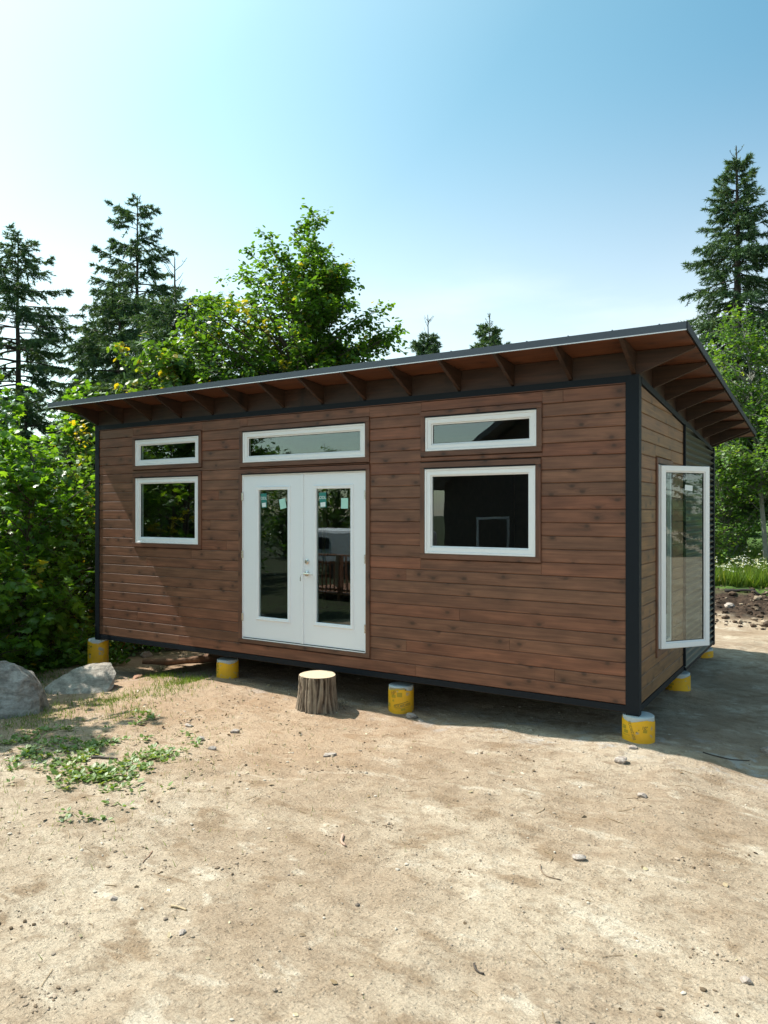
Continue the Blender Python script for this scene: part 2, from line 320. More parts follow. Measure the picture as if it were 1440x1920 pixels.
def ground_mat():
    m, t, b = new_mat('dry_dirt_ground'); K = t.links.new
    tc = N_(t, 'ShaderNodeTexCoord'); P = tc.outputs['Object']
    def noise(sc, det=6, ro=.55, dist=0, vec=P, stretch=None):
        if stretch:
            mp = N_(t, 'ShaderNodeMapping'); mp.inputs['Scale'].default_value = stretch; mp.inputs['Rotation'].default_value = (0, 0, 0.45); K(vec, mp.inputs[0]); vec = mp.outputs[0]
        n = N_(t, 'ShaderNodeTexNoise'); n.inputs['Scale'].default_value = sc; n.inputs['Detail'].default_value = det; n.inputs['Roughness'].default_value = ro; n.inputs['Distortion'].default_value = dist
        K(vec, n.inputs['Vector']); return n.outputs['Fac']
    def mixc(f, a, c, bt='MIX'):
        x = N_(t, 'ShaderNodeMix', data_type='RGBA', blend_type=bt)
        for s_, v in ((0, f), (6, a), (7, c)):
            if isinstance(v, (tuple, float, int)): x.inputs[s_].default_value = v if s_ == 0 else (*v, 1)
            else: K(v, x.inputs[s_])
        return x.outputs[2]
    def rng(f, a, b_, c=0., d=1.):
        x = N_(t, 'ShaderNodeMapRange'); x.interpolation_type = 'SMOOTHSTEP'
        for i, v in enumerate((a, b_, c, d)): x.inputs[i + 1].default_value = v
        K(f, x.inputs[0]); return x.outputs[0]
    def math_(op, a, b_):
        x = N_(t, 'ShaderNodeMath', operation=op)
        for i, v in enumerate((a, b_)):
            if isinstance(v, (int, float)): x.inputs[i].default_value = v
            else: K(v, x.inputs[i])
        return x.outputs[0]
    n1 = noise(.55, 5, .6, .4, stretch=(1, 1.7, 1)); n2 = noise(2.3, 8, .62, .3, stretch=(1, 1.8, 1)); n3 = noise(9, 8, .65); n4 = noise(55, 6, .7); n5 = noise(13, 7, .68, 0.0, stretch=(1, 2.6, 1)); n6 = noise(30, 7, .7, 0.0, stretch=(1, 2.0, 1))
    base = mixc(rng(n1, .38, .62), (0.345, 0.258, 0.180), (0.455, 0.368, 0.272))
    base = mixc(rng(n2, .52, .66), base, (0.28, 0.20, 0.13))
    base = mixc(math_('MULTIPLY', rng(n2, .45, .33), .75), base, (0.54, 0.465, 0.365))
    base = mixc(math_('MULTIPLY', rng(n3, .48, .62), .55), base, (0.25, 0.18, 0.12))
    base = mixc(math_('MULTIPLY', rng(n5, .60, .72), .55), base, (0.15, 0.105, 0.068))
    base = mixc(math_('MULTIPLY', rng(n4, .58, .74), .5), base, (0.14, 0.10, 0.07)); base = mixc(math_('MULTIPLY', math_('MULTIPLY', rng(n6, .62, .70), rng(n2, .40, .60)), .75), base, (0.085, 0.062, 0.045))
    # grey cement dust spilled along the piers
    sp = N_(t, 'ShaderNodeSeparateXYZ'); K(P, sp.inputs[0]); px, py = sp.outputs['X'], sp.outputs['Y']
    dust = math_('MULTIPLY', math_('MULTIPLY', rng(py, -.55, -.2), rng(py, .9, .3)), rng(noise(4, 6, .7), .50, .66))
    base = mixc(math_('MULTIPLY', dust, .6), base, (0.42, 0.42, 0.41))
    # reddish soil near the cabin, left
    base = mixc(math_('MULTIPLY', math_('MULTIPLY', rng(py, -3.6, -1.2), rng(px, -.8, -3.2)), .5), base, (0.40, 0.255, 0.155))
    # vegetation floor: left wood, meadow behind
    wob = noise(1.2, 5, .6)
    fl = math_('ADD', px, math_('MULTIPLY', math_('SUBTRACT', wob, .5), 2.6))
    left = math_('MAXIMUM', rng(fl, -8.6, -9.6), rng(math_('ADD', math_('ADD', px, math_('MULTIPLY', py, .55)), math_('MULTIPLY', math_('SUBTRACT', wob, .5), 2.6)), -10.2, -11.4))
    mead = math_('MULTIPLY', rng(math_('ADD', py, math_('MULTIPLY', math_('SUBTRACT', wob, .5), 1.6)), 10.2, 10.6), 1.0)
    backm = rng(math_('ADD', py, wob), -13.5, -15.5)
    veg = math_('MAXIMUM', math_('MAXIMUM', left, mead), backm)
    grassc = mixc(rng(noise(3, 6, .6), .35, .7), (0.045, 0.085, 0.018), (0.105, 0.17, 0.035))
    leafc = mixc(rng(noise(7, 6, .7), .4, .65), (0.035, 0.030, 0.018), (0.05, 0.075, 0.022))
    grassc = mixc(left, grassc, leafc)
    base = mixc(veg, base, grassc)
    # dark topsoil heap
    soil = math_('MULTIPLY', math_('MULTIPLY', rng(math_('ADD', py, math_('MULTIPLY', wob, 1.2)), 9.2, 9.7), rng(math_('ADD', py, math_('MULTIPLY', wob, 1.2)), 11.3, 10.9)), rng(px, -8, -6))
    base = mixc(soil, base, mixc(rng(n3, .4, .65), (0.030, 0.020, 0.014), (0.085, 0.055, 0.038)))
    K(base, b.inputs['Base Color']); b.inputs['Roughness'].default_value = .93; b.inputs['Specular IOR Level'].default_value = .15
    # relief
    n7 = noise(95, 5, .7); base = mixc(.42, base, mixc(rng(n7, .36, .56), (0.62, 0.60, 0.58), (1.08, 1.08, 1.08)), 'MULTIPLY'); K(base, b.inputs['Base Color'])
    hb = math_('ADD', math_('MULTIPLY', n3, .9), math_('MULTIPLY', n4, .35)); hb = math_('ADD', hb, math_('MULTIPLY', n5, 1.0)); hb = math_('ADD', hb, math_('MULTIPLY', rng(n6, .55, .72), -.35)); hb = math_('ADD', hb, math_('MULTIPLY', noise(150, 4, .6), .10))
    vr = N_(t, 'ShaderNodeTexVoronoi', feature='F1'); vr.inputs['Scale'].default_value = 26; K(P, vr.inputs['Vector'])
    hb = math_('ADD', hb, math_('MULTIPLY', rng(vr.outputs['Distance'], .32, .10), .28))
    bp = N_(t, 'ShaderNodeBump'); bp.inputs['Strength'].default_value = .72; bp.inputs['Distance'].default_value = .036; K(hb, bp.inputs['Height']); K(bp.outputs[0], b.inputs['Normal'])
    return m
M['ground'] = ground_mat()
tag(link('ground', gme, M['ground']), kind='structure')
# ------------------------------------------------------------------ cabin
XL, XR, YB = -7.96, 0.0, 4.45
SL = 0.083
def soff(y): return 3.415 - SL * y            # underside of the roof deck
def wtop(y): return 3.185 - SL * y            # top of the wall framing
cabin = thing('cabin', 'small brown wood-sided cabin with sloping shed roof and black corner trim, on yellow piers', 'cabin')
def basis(o, O, U, W):
    U = Vector(U).normalized(); W = Vector(W).normalized(); Nn = U.cross(W)
    m_ = Matrix((U, W, Nn)).transposed().to_4x4(); m_.translation = Vector(O); o.matrix_local = m_
def plank(parent, name, mat, O, U, W, poly, t=.018, ch=.0065):
    """a convex board outline (u,w) at origin O, facing U x W, front edges eased top and bottom"""
    cu = sum(p[0] for p in poly) / len(poly); cw = sum(p[1] for p in poly) / len(poly); n = len(poly)
    pl = [(p[0] - cu, p[1] - cw) for p in poly]
    v = [(a, b_, 0) for a, b_ in pl] + [(a, b_, t - ch) for a, b_ in pl]
    for a, b_ in pl: v.append((a - math.copysign(.0012, a), b_ - math.copysign(ch, b_), t))
    f = [tuple(range(n))[::-1], tuple(range(2 * n, 3 * n))]
    for r in range(2): f += [(r * n + i, r * n + (i + 1) % n, (r + 1) * n + (i + 1) % n, (r + 1) * n + i) for i in range(n)]
    me = bpy.data.meshes.new(name); me.from_pydata(v, [], f); me.update()
    o = link(name, me, mat, parent)
    U_, W_ = Vector(U), Vector(W); basis(o, Vector(O) + U_ * cu + W_ * cw, U, W)
    return o
def clip_top(poly, a, b_):
    """keep w <= a + b_*u"""
    out = []
    for i in range(len(poly)):
        p, q = poly[i], poly[(i + 1) % len(poly)]; fp = p[1] - a - b_ * p[0]; fq = q[1] - a - b_ * q[0]
        if fp <= 0: out.append(p)
        if fp * fq < 0:
            k = fp / (fp - fq); out.append((p[0] + k * (q[0] - p[0]), p[1] + k * (q[1] - p[1])))
    return out
def siding(wall, O, U, u0, u1, holes, seed, mat='siding', slope=None, z0=.058, z1=3.112, rows=23):
    r = random.Random(seed); rh = (z1 - z0) / rows; top = z1
    prev = []
    for k in range(rows + (0)):
        a = z0 + k * rh; b_ = a + rh; a2 = a + .0014; b2 = b_ - .0014
        # joints
        joints = []
        x = u0 + r.uniform(.8, 4.6)
        while x < u1 - .5:
            if all(abs(x - q) > .35 for q in prev): joints.append(x)
            x += r.uniform(2.4, 4.9)
        prev = joints
        cuts = sorted(set([u0, u1] + joints + [h[i] for h in holes for i in (0, 1) if h[2] < b2 and h[3] > a2]))
        for c0, c1 in zip(cuts[:-1], cuts[1:]):
            if c1 - c0 < .012: continue
            lo, hi = a2, b2; mid = (c0 + c1) / 2
            for h in holes:
                if h[0] < mid < h[1]:
                    if h[2] <= lo and h[3] >= hi: lo = hi
                    elif h[2] <= lo < h[3]: lo = h[3] + .002
                    elif h[2] < hi <= h[3]: hi = h[2] - .002
                    elif h[2] > lo and h[3] < hi: hi = h[2] - .002
            if hi - lo < .012: continue
            poly = [(c0 + .0004, lo), (c1 - .0004, lo), (c1 - .0004, hi), (c0 + .0004, hi)]
            if slope: poly = clip_top(poly, slope[0], slope[1])
            if len(poly) < 3: continue
            plank(wall, 'siding_board', M[mat], O, U, (0, 0, 1), poly)

# openings in the front (outer edge of the white frames): x0,x1,z0,z1
WIN = [(-7.060, -5.785, 2.556, 2.925), (-7.056, -5.793, 1.451, 2.377), (-4.981, -3.081, 2.530, 2.922),
       (-2.283, -1.002, 2.560, 2.930), (-2.290, -1.012, 1.437, 2.364)]
DOOR = (-4.995, -3.074, .255, 2.372)
TW = .058
def grid_wall(mb, axis_, u0, u1, z0, z1, holes, n0, n1, top=None):
    """slab with rectangular holes, cut into boxes"""
    us = sorted(set([u0, u1] + [h[i] for h in holes for i in (0, 1)])); zs = sorted(set([z0, z1] + [h[i] for h in holes for i in (2, 3)]))
    for a, b_ in zip(us[:-1], us[1:]):
        run = None
        for c, d in zip(zs[:-1], zs[1:]):
            cu, cz = (a + b_) / 2, (c + d) / 2
            solid = not any(h[0] < cu < h[1] and h[2] < cz < h[3] for h in holes)
            if solid:
                if axis_ == 'x': mb.box(a, b_, n0, n1, c, d)
                else: mb.box(n0, n1, a, b_, c, d)
Y0 = .020           # backing plane behind the boards (boards stand out to y = 0.002)
mb = MB(); grid_wall(mb, 'x', XL + .02, XR - .02, .05, 3.18, WIN + [DOOR], Y0, Y0 + .11)
fw = mb.build('wall', M['dark_wrap'], cabin); fw['label'] = 'long front wall of horizontal brown boards'
holes = [(h[0] - TW, h[1] + TW, h[2] - TW - .004, h[3] + TW + .014) for h in WIN] + [(DOOR[0] - TW, DOOR[1] + TW, DOOR[2] - .056, DOOR[3] + TW + .014)]
siding(fw, (0, Y0, 0), (1, 0, 0), XL + .085, XR - .118, holes, 3)
# right side wall
CAS = (.80, 1.47, .47, 2.385)
mb = MB()
zs = [CAS[2], CAS[3]]
mb.box(XR - .13, XR - .02, .132, CAS[0], .05, 3.0); mb.box(XR - .13, XR - .02, CAS[0], CAS[1], .05, CAS[2]); mb.box(XR - .13, XR - .02, CAS[0], CAS[1], CAS[3], 3.0)
mb.box(XR - .13, XR - .02, CAS[1], YB - .02, .05, 2.78)
mb.prism([(.132, 3.0), (CAS[1], 3.0), (CAS[1], wtop(CAS[1]) - .01), (.132, wtop(.132) - .01)], 'x', XR - .13, XR - .02)
mb.prism([(CAS[1], 2.78), (YB - .02, 2.78), (YB - .02, wtop(YB) - .01), (CAS[1], wtop(CAS[1]) - .01)], 'x', XR - .13, XR - .02)
sw = mb.build('wall', M['dark_wrap'], cabin); sw['label'] = 'short right wall, brown boards in front and black corrugated metal behind'
siding(sw, (XR - .02, 0, 0), (0, 1, 0), .088, 2.215, [(CAS[0] - .062, CAS[1] + .062, CAS[2] - .08, CAS[3] + .08)], 5, 'side_boards', slope=(3.112, -SL))
# corrugated sheet
def corrugated(name, O, U, W, u0, u1, z0, ztop, parent, label=None):
    amp, pitch, st = .021, .080, 10
    zmax = max(ztop(u0), ztop(u1)); nz = int((zmax - z0) / pitch * st) + 1
    v = []; f = []; uu = np.linspace(u0, u1, 9)
    for j in range(nz + 1):
        z = z0 + j * pitch / st; d = .022 + amp * math.cos(2 * math.pi * j / st)
        for u in uu:
            v.append((u, min(z, ztop(u)), d))
    n = len(uu)
    for j in range(nz):
        for i in range(n - 1):
            a = j * n + i; f.append((a, a + 1, a + n + 1, a + n))
    me = bpy.data.meshes.new(name); me.from_pydata(v, [], f); me.update(); me.polygons.foreach_set('use_smooth', [True] * len(f))
    o = link(name, me, M['corr'], parent); basis(o, O, U, W)
    return o
corrugated('corrugated_sheet', (XR - .02, 0, 0), (0, 1, 0), (0, 0, 1), 2.245, YB - .075, .03, lambda y: 3.12 - SL * y, sw)
# rear and left walls
mb = MB(); mb.box(XL + .02, XR - .02, YB - .13, YB - .02, .05, wtop(YB) - .02)
rw = mb.build('wall', M['dark_wrap'], cabin); rw['label'] = 'rear wall under the low eave'
corrugated('corrugated_sheet', (XR, YB - .02, 0), (-1, 0, 0), (0, 0, 1), .02, -XL - .02, .03, lambda u: wtop(YB) - .03, rw)
mb = MB(); mb.prism([(.13, .05), (YB - .13, .05), (YB - .13, wtop(YB) - .01), (.13, wtop(.13) - .01)], 'x', XL + .02, XL + .13)
lw = mb.build('wall', M['dark_wrap'], cabin); lw['label'] = 'left end wall facing the trees'
siding(lw, (XL + .02, 0, 0), (0, -1, 0), -YB + .05, -.09, [], 9, slope=(3.112, SL))
# floor, black bottom strip, bands and corner posts
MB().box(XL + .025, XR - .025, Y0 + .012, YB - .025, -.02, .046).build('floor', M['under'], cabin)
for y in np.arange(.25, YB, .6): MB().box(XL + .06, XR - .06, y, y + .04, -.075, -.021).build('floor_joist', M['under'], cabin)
mb = MB(); mb.box(XL + .005, XR - .0, -.003, .018, -.006, .054); mb.build('base_strip', M['black_metal'], cabin)
mb = MB(); mb.box(XR - .018, XR + .024, 2.25, YB - .08, -.006, .030); mb.box(XR - .018, XR + .001, .09, 2.249, -.006, .054); mb.build('base_strip', M['black_metal'], cabin)
MB().box(XL + .083, XR - .116, -.006, .019, 3.122, 3.186).build('top_band', M['black_metal'], cabin)
MB().prism([(.088, 3.122 - SL * .088), (YB - .0, 3.122 - SL * YB), (YB - .0, wtop(YB)), (.088, wtop(.088))], 'x', XR - .02, XR + .012).build('top_band', M['black_metal'], cabin)
mb = MB(); mb.v = []; 
MB().prism([(XR - .116, -.008), (XR + .008, -.008), (XR + .008, .088), (XR - .02, .088), (XR - .02, .02), (XR - .116, .02)], 'z', -.03, 3.188).build('corner_post', M['black_metal'], cabin)
MB().prism([(XL - .008, -.008), (XL + .083, -.008), (XL + .083, .02), (XL + .02, .02), (XL + .02, .088), (XL - .008, .088)], 'z', -.03, 3.188).build('corner_post', M['black_metal'], cabin)
MB().prism([(XR - .02, YB - .075), (XR + .028, YB - .075), (XR + .028, YB + .012), (XR - .075, YB + .012), (XR - .075, YB - .02), (XR - .02, YB - .02)], 'z', -.02, wtop(YB) + .002).build('corner_post', M['black_metal'], cabin)
MB().box(XR - .019, XR + .026, 2.217, 2.245, .054, 3.122 - SL * 2.24).build('joint_trim', M['black_metal'], cabin)
# thin wood strip under the black band
plank(cabin, 'trim_board', M['trim_wood'], (0, .0, 0), (1, 0, 0), (0, 0, 1), [(XL + .086, 3.113), (XR - .119, 3.113), (XR - .119, 3.121), (XL + .086, 3.121)], .006, .001)
# inner lining and studs
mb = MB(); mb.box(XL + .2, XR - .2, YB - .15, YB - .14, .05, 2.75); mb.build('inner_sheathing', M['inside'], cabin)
for i in range(12):
    x = XL + .45 + i * .64
    MB().box(x, x + .04, YB - .24, YB - .152, .05, 2.76).build('wall_stud', M['fresh_wood'], cabin)
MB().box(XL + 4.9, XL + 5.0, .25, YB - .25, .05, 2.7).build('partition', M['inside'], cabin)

# ------------------------------------------------------------------ roof
RX0, RX1, RY0, RY1 = -8.43, .505, -.47, 4.95
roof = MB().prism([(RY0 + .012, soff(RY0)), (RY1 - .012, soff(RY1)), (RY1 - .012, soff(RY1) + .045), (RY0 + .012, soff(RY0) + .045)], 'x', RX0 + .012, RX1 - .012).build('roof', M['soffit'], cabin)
MB().prism([(RY0 + .004, soff(RY0) + .046), (RY1, soff(RY1) + .046), (RY1, soff(RY1) + .056), (RY0 + .004, soff(RY0) + .056)], 'x', RX0, RX1).build('roof_sheet', M['fascia'], roof)
# seams of the metal roof
for i in range(22):
    x = RX0 + .2 + i * .405
    if x < RX1 - .05: MB().prism([(RY0 + .02, soff(RY0) + .0565), (RY1 - .02, soff(RY1) + .0565), (RY1 - .02, soff(RY1) + .075), (RY0 + .02, soff(RY0) + .075)], 'x', x, x + .012).build('roof_seam', M['fascia'], roof)
zf = soff(RY0)
MB().box(RX0 - .004, RX1 + .004, RY0 - .006, RY0 + .003, zf - .004, zf + .062).build('fascia', M['fascia'], roof)
MB().box(RX0 - .004, RX1 + .004, RY0 - .010, RY0 + .003, zf - .0125, zf - .0045).build('drip_edge', M['drip'], roof)
zr = soff(RY1)
MB().box(RX0, RX1, RY1 + .001, RY1 + .010, zr - .01, zr + .06).build('fascia', M['fascia'], roof)
for x0, x1 in ((RX1 + .001, RX1 + .012), (RX0 - .012, RX0 - .001)):
    MB().prism([(RY0 - .002, zf - .008), (RY1 + .01, zr - .008), (RY1 + .01, zr + .062), (RY0 - .002, zf + .064)], 'x', x0, x1).build('fascia', M['black_metal'], roof)
# front rafter tails
def tail(parent, O, U, length, z_top_in, z_top_out, z_bot_in, z_bot_out, th=.038, name='rafter_tail'):
    """tapering board running from the wall outwards along U (local x), z up"""
    v = []; h = th / 2
    prof = [(0, z_bot_in), (length, z_bot_out), (length, z_top_out), (0, z_top_in)]
    for s_ in (-h, h): v += [(a, s_, b_) for a, b_ in prof]
    f = [(0, 1, 2, 3), (7, 6, 5, 4)] + [(i, (i + 1) % 4, 4 + (i + 1) % 4, 4 + i) for i in range(4)]
    me = bpy.data.meshes.new(name); me.from_pydata(v, [], f)
    bm = bmesh.new(); bm.from_mesh(me); bmesh.ops.recalc_face_normals(bm, faces=bm.faces); bm.to_mesh(me); bm.free()
    o = link(name, me, M['rafter'], parent); o.location = O; o.rotation_euler = (0, 0, math.atan2(U[1], U[0])); return o
g = .0015
xs = [-.045 - .61 * k for k in range(13)] + [XL + .03]
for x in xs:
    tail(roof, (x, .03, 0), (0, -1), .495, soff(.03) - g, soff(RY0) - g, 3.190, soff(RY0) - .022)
for a, b_ in zip(xs[1:], xs[:-1]):
    if b_ - a > .1: MB().box(a + .02, b_ - .02, .012, .05, 3.188, soff(.05) - g).build('blocking_board', M['rafter'], roof)
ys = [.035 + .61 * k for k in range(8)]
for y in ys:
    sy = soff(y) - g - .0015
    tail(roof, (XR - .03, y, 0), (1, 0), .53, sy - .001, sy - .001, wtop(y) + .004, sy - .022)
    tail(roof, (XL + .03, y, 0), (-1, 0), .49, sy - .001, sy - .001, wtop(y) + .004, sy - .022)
tail(roof, (XR - .03, YB, 0), (1, 0), .53, soff(YB) - .004, soff(YB) - .004, wtop(YB) + .004, soff(YB) - .024)
for a, b_ in zip(ys[:-1], ys[1:]):
    for x0 in (XR - .05, XL + .01):
        MB().prism([(a + .022, wtop(a + .022) + .003), (b_ - .022, wtop(b_ - .022) + .003), (b_ - .022, soff(b_) - .003), (a + .022, soff(a + .04) - .003)], 'x', x0, x0 + .038).build('blocking_board', M['rafter'], roof)
for x in xs:
    tail(roof, (x, YB - .03, 0), (0, 1), .50, soff(YB - .03) - g, soff(YB + .47) - g, wtop(YB) + .002, soff(YB + .47) - .022)
for a, b_ in zip(xs[1:], xs[:-1]):
    if b_ - a > .1: MB().box(a + .02, b_ - .02, YB - .05, YB - .012, wtop(YB), soff(YB) - .003).build('blocking_board', M['rafter'], roof)

# ------------------------------------------------------------------ windows
def trims(parent, x0, x1, z0, z1, top=True, O=(0, 0, 0), U=(1, 0, 0), sill=.058):
    kw = dict(t=.036, ch=.003)
    q = lambda poly: plank(parent, 'trim_board', M['trim_wood'], O, U, (0, 0, 1), poly, **kw)
    zt = z1 + .012
    def vert(a, b_):       # upright: local x runs up the board so the grain does too
        o = plank(parent, 'trim_board', M['trim_wood'], Vector(O), (0, 0, 1), tuple(-c for c in U), [(z0 - .001, -b_), (zt, -b_), (zt, -a), (z0 - .001, -a)], **kw)
        return o
    q([(x0 - TW, zt + .001), (x1 + TW, zt + .001), (x1 + TW, zt + TW), (x0 - TW, zt + TW)])
    q([(x0 - TW, z0 - sill), (x1 + TW, z0 - sill), (x1 + TW, z0 - .002), (x0 - TW, z0 - .002)])
    vert(x0 - TW, x0 - .003); vert(x1 + .003, x1 + TW)
def window(x0, x1, z0, z1, label):
    e = bpy.data.objects.new('window', None); COL.objects.link(e); e.parent = cabin; e['label'] = label; e.empty_display_size = .1
    trims(e, x0, x1, z0, z1, O=(0, Y0, 0))
    mb = MB(); mb.ring(x0, x1, z0, z1, .022, -.012, .12, .003); mb.build('window_frame', M['white'], e)
    mb = MB(); mb.ring(x0 + .0225, x1 - .0225, z0 + .0225, z1 - .0225, .046, -.004, .05, .003)
    mb.ring(x0 + .069, x1 - .069, z0 + .069, z1 - .069, .014, .010, .045, .004); mb.build('sash', M['white'], e)
    a = .0835
    MB().box(x0 + a - .01, x1 - a + .01, .026, .030, z0 + a - .01, z1 - a + .01).build('glass_pane', M['glass'], e)
    MB().ring(x0 + a - .003, x1 - a + .003, z0 + a - .003, z1 - a + .003, .006, .020, .032).build('gasket', M['gasket'], e)
    MB().box(x0 - .004, x1 + .004, -.024, .02, z1 + .0015, z1 + .0115).build('head_flashing', M['black_metal'], e)
    return e
window(*WIN[0], 'short transom window, left of the three')
window(*WIN[1], 'squarish picture window at the left end')
window(*WIN[2], 'long transom window over the double door')
window(*WIN[3], 'transom window above the large right window')
window(*WIN[4], 'large wide picture window right of the doors')

# ------------------------------------------------------------------ french doors
x0, x1, z0, z1 = DOOR
df = bpy.data.objects.new('door_frame', None); COL.objects.link(df); df.parent = cabin; df.empty_display_size = .1
trims(df, x0, x1, z0, z1, O=(0, Y0, 0), sill=.052)
mb = MB(); mb.box(x0, x0 + .012, -.004, .12, z0, z1); mb.box(x1 - .012, x1, -.004, .12, z0, z1); mb.box(x0 + .012, x1 - .012, -.004, .12, z1 - .014, z1); mb.box(x0 + .012, x1 - .012, -.010, .12, z0, z0 + .010)
mb.build('jamb', M['white'], df)
MB().box(x0 - .004, x1 + .004, -.026, .02, z1 + .0015, z1 + .0115).build('head_flashing', M['black_metal'], df)
MB().box(x0 + .014, x1 - .014, -.003, .03, z0 + .011, z0 + .018).build('door_sweep', M['gasket'], df)
def text_mesh(body, size, ext=.0006):
    cu = bpy.data.curves.new('lettering', 'FONT'); cu.body = body; cu.size = size; cu.extrude = ext; cu.align_x = 'CENTER'; cu.align_y = 'CENTER'; cu.resolution_u = 3
    o = bpy.data.objects.new('tmp', cu); COL.objects.link(o)
    dg = bpy.context.evaluated_depsgraph_get(); me = bpy.data.meshes.new_from_object(o.evaluated_get(dg)); me.name = 'lettering'
    bpy.data.objects.remove(o); bpy.data.curves.remove(cu); me.materials.clear(); return me
def leaf_door(xa, xb, ga, gb, zg0, zg1, label, hinge_x, stick):
    yf = .006
    za, zb = z0 + .019, z1 - .016
    mb = MB()
    mb.box(xa, ga, yf, yf + .044, za, zb); mb.box(gb, xb, yf, yf + .044, za, zb); mb.box(ga, gb, yf, yf + .044, za, zg0); mb.box(ga, gb, yf, yf + .044, zg1, zb)
    d = mb.build('door', M['white_paint'], cabin); d['label'] = label; d.parent = cabin
    mb = MB(); mb.ring(ga - .038, gb + .038, zg0 - .038, zg1 + .038, .046, yf - .011, yf + .012, .006); mb.ring(ga - .030, gb + .030, zg0 - .030, zg1 + .030, .012, yf - .016, yf + .0, .004)
    mb.build('glass_moulding', M['white_paint'], d)
    MB().box(ga + .001, gb - .001, yf + .012, yf + .018, zg0 + .001, zg1 - .001).build('glass_pane', M['glass'], d)
    for zz in (z0 + .28, (z0 + z1) / 2 + .03, z1 - .28):
        mb = MB(); mb.tube([(hinge_x, -.012, zz - .05), (hinge_x, -.012, zz + .05)], [.008, .008], 8); mb.box(hinge_x - .012, hinge_x + .012, -.008, -.004, zz - .05, zz + .05)
        mb.build('hinge', M['nickel'], d)
    sx0, sx1, mx0, mx1, tilt = stick
    yz = yf + .0105
    s1 = MB(); s1.prism([(sx0, zg1 - .055), (sx1, zg1 - .05), (sx1 + .004, zg1 - .23), (sx0 + .022, zg1 - .235)], 'y', yz, yz + .0012)
    st = s1.build('sticker', M['teal'], d)
    t_ = link('sticker_lettering', text_mesh('ODL', .052), M['paper'], st); t_.rotation_euler = (rad(90), 0, 0); t_.location = ((sx0 + sx1) / 2 + .004, yz - .001, zg1 - .115)
    MB().prism([(sx0 + .026, zg1 - .175), (sx1 - .01, zg1 - .168), (sx1 - .008, zg1 - .222), (sx0 + .030, zg1 - .225)], 'y', yz - .0016, yz - .0004).build('sticker_panel', M['paper'], st)
    s2 = MB(); q = .062
    cx, cz = (mx0 + mx1) / 2, zg1 - .185; c_, s__ = math.cos(tilt), math.sin(tilt)
    s2.prism([(cx + a * c_ - b_ * s__, cz + a * s__ + b_ * c_) for a, b_ in ((-q * .8, -q), (q * .8, -q), (q * .85, q), (-q * .75, q))], 'y', yz, yz + .0012)
    s2.build('sticker', M['mint'], d)
    return d
GZ0, GZ1 = .548, 2.180
dl = leaf_door(x0 + .014, -4.040, -4.725, -4.235, GZ0, GZ1, 'left leaf of the white double glass door', x0 + .006, (-4.70, -4.60, -4.385, -4.285, .22))
dr = leaf_door(-3.988, x1 - .014, -3.805, -3.285, GZ0, GZ1, 'right leaf of the white double glass door, with lever', x1 - .006, (-3.77, -3.66, -3.445, -3.335, 0))
mb = MB(); mb.box(-4.038, -3.990, -.006, .05, z0 + .019, z1 - .016); mb.build('astragal', M['white_paint'], dl, bevel=.004)
hx = -3.935
mb = MB(); mb.tube([(hx, .007, 1.285), (hx, -.010, 1.285), (hx, -.018, 1.285)], [.032, .032, .022], 20); mb.box(hx - .005, hx + .005, -.024, -.017, 1.272, 1.298); mb.build('deadbolt', M['nickel'], dr)
mb = MB(); mb.tube([(hx, .007, 1.14), (hx, -.010, 1.14), (hx, -.016, 1.14), (hx, -.05, 1.14)], [.033, .033, .014, .012], 20)
mb.tube([(hx - .012, -.050, 1.14), (hx + .03, -.053, 1.142), (hx + .07, -.050, 1.140), (hx + .115, -.046, 1.132)], [.012, .011, .009, .007], 10)
mb.build('lever_handle', M['nickel'], dr, smooth=False)
mb = MB(); mb.box(hx - .062, hx - .052, -.062, -.059, 1.05, 1.10); mb.tube([(hx - .030, -.045, 1.135), (hx - .050, -.060, 1.12), (hx - .057, -.0605, 1.10)], [.002] * 3, 5); mb.build('key', M['nickel'], dr)

# ------------------------------------------------------------------ side casement, swung open
e = bpy.data.objects.new('window', None); COL.objects.link(e); e.parent = cabin; e['label'] = 'tall narrow casement on the right wall with its sash swung open'; e.empty_display_size = .1
e.location = (XR, 0, 0); e.rotation_euler = (0, 0, rad(90))     # local x = world y, local -y = outwards
trims(e, CAS[0], CAS[1], CAS[2], CAS[3], O=(0, .02, 0), sill=.075)
MB().ring(CAS[0], CAS[1], CAS[2], CAS[3], .045, -.010, .13, .003).build('window_frame', M['white'], e)
MB().ring(CAS[0] + .046, CAS[1] - .046, CAS[2] + .046, CAS[3] - .046, .012, .05, .11).build('window_stop', M['white'], e)
MB().box(CAS[0] - .004, CAS[1] + .004, -.022, .02, CAS[3] + .0015, CAS[3] + .0115).build('head_flashing', M['black_metal'], e)
MB().tube([(CAS[1] - .068, .03, CAS[2] + .30), (CAS[1] - .068, .03, CAS[3] - .22)], [.006, .006], 6).build('lock_rod', M['gasket'], e)
for zz in (.9, 1.25, 1.75, 2.1): MB().box(CAS[1] - .078, CAS[1] - .058, .022, .04, zz - .02, zz + .02).build('rod_guide', M['nickel'], e)
sa = bpy.data.objects.new('sash', None); COL.objects.link(sa); sa.parent = e; sa.location = (CAS[0] + .022, -.022, 0); sa.rotation_euler = (0, 0, rad(-37)); sa.empty_display_size = .1
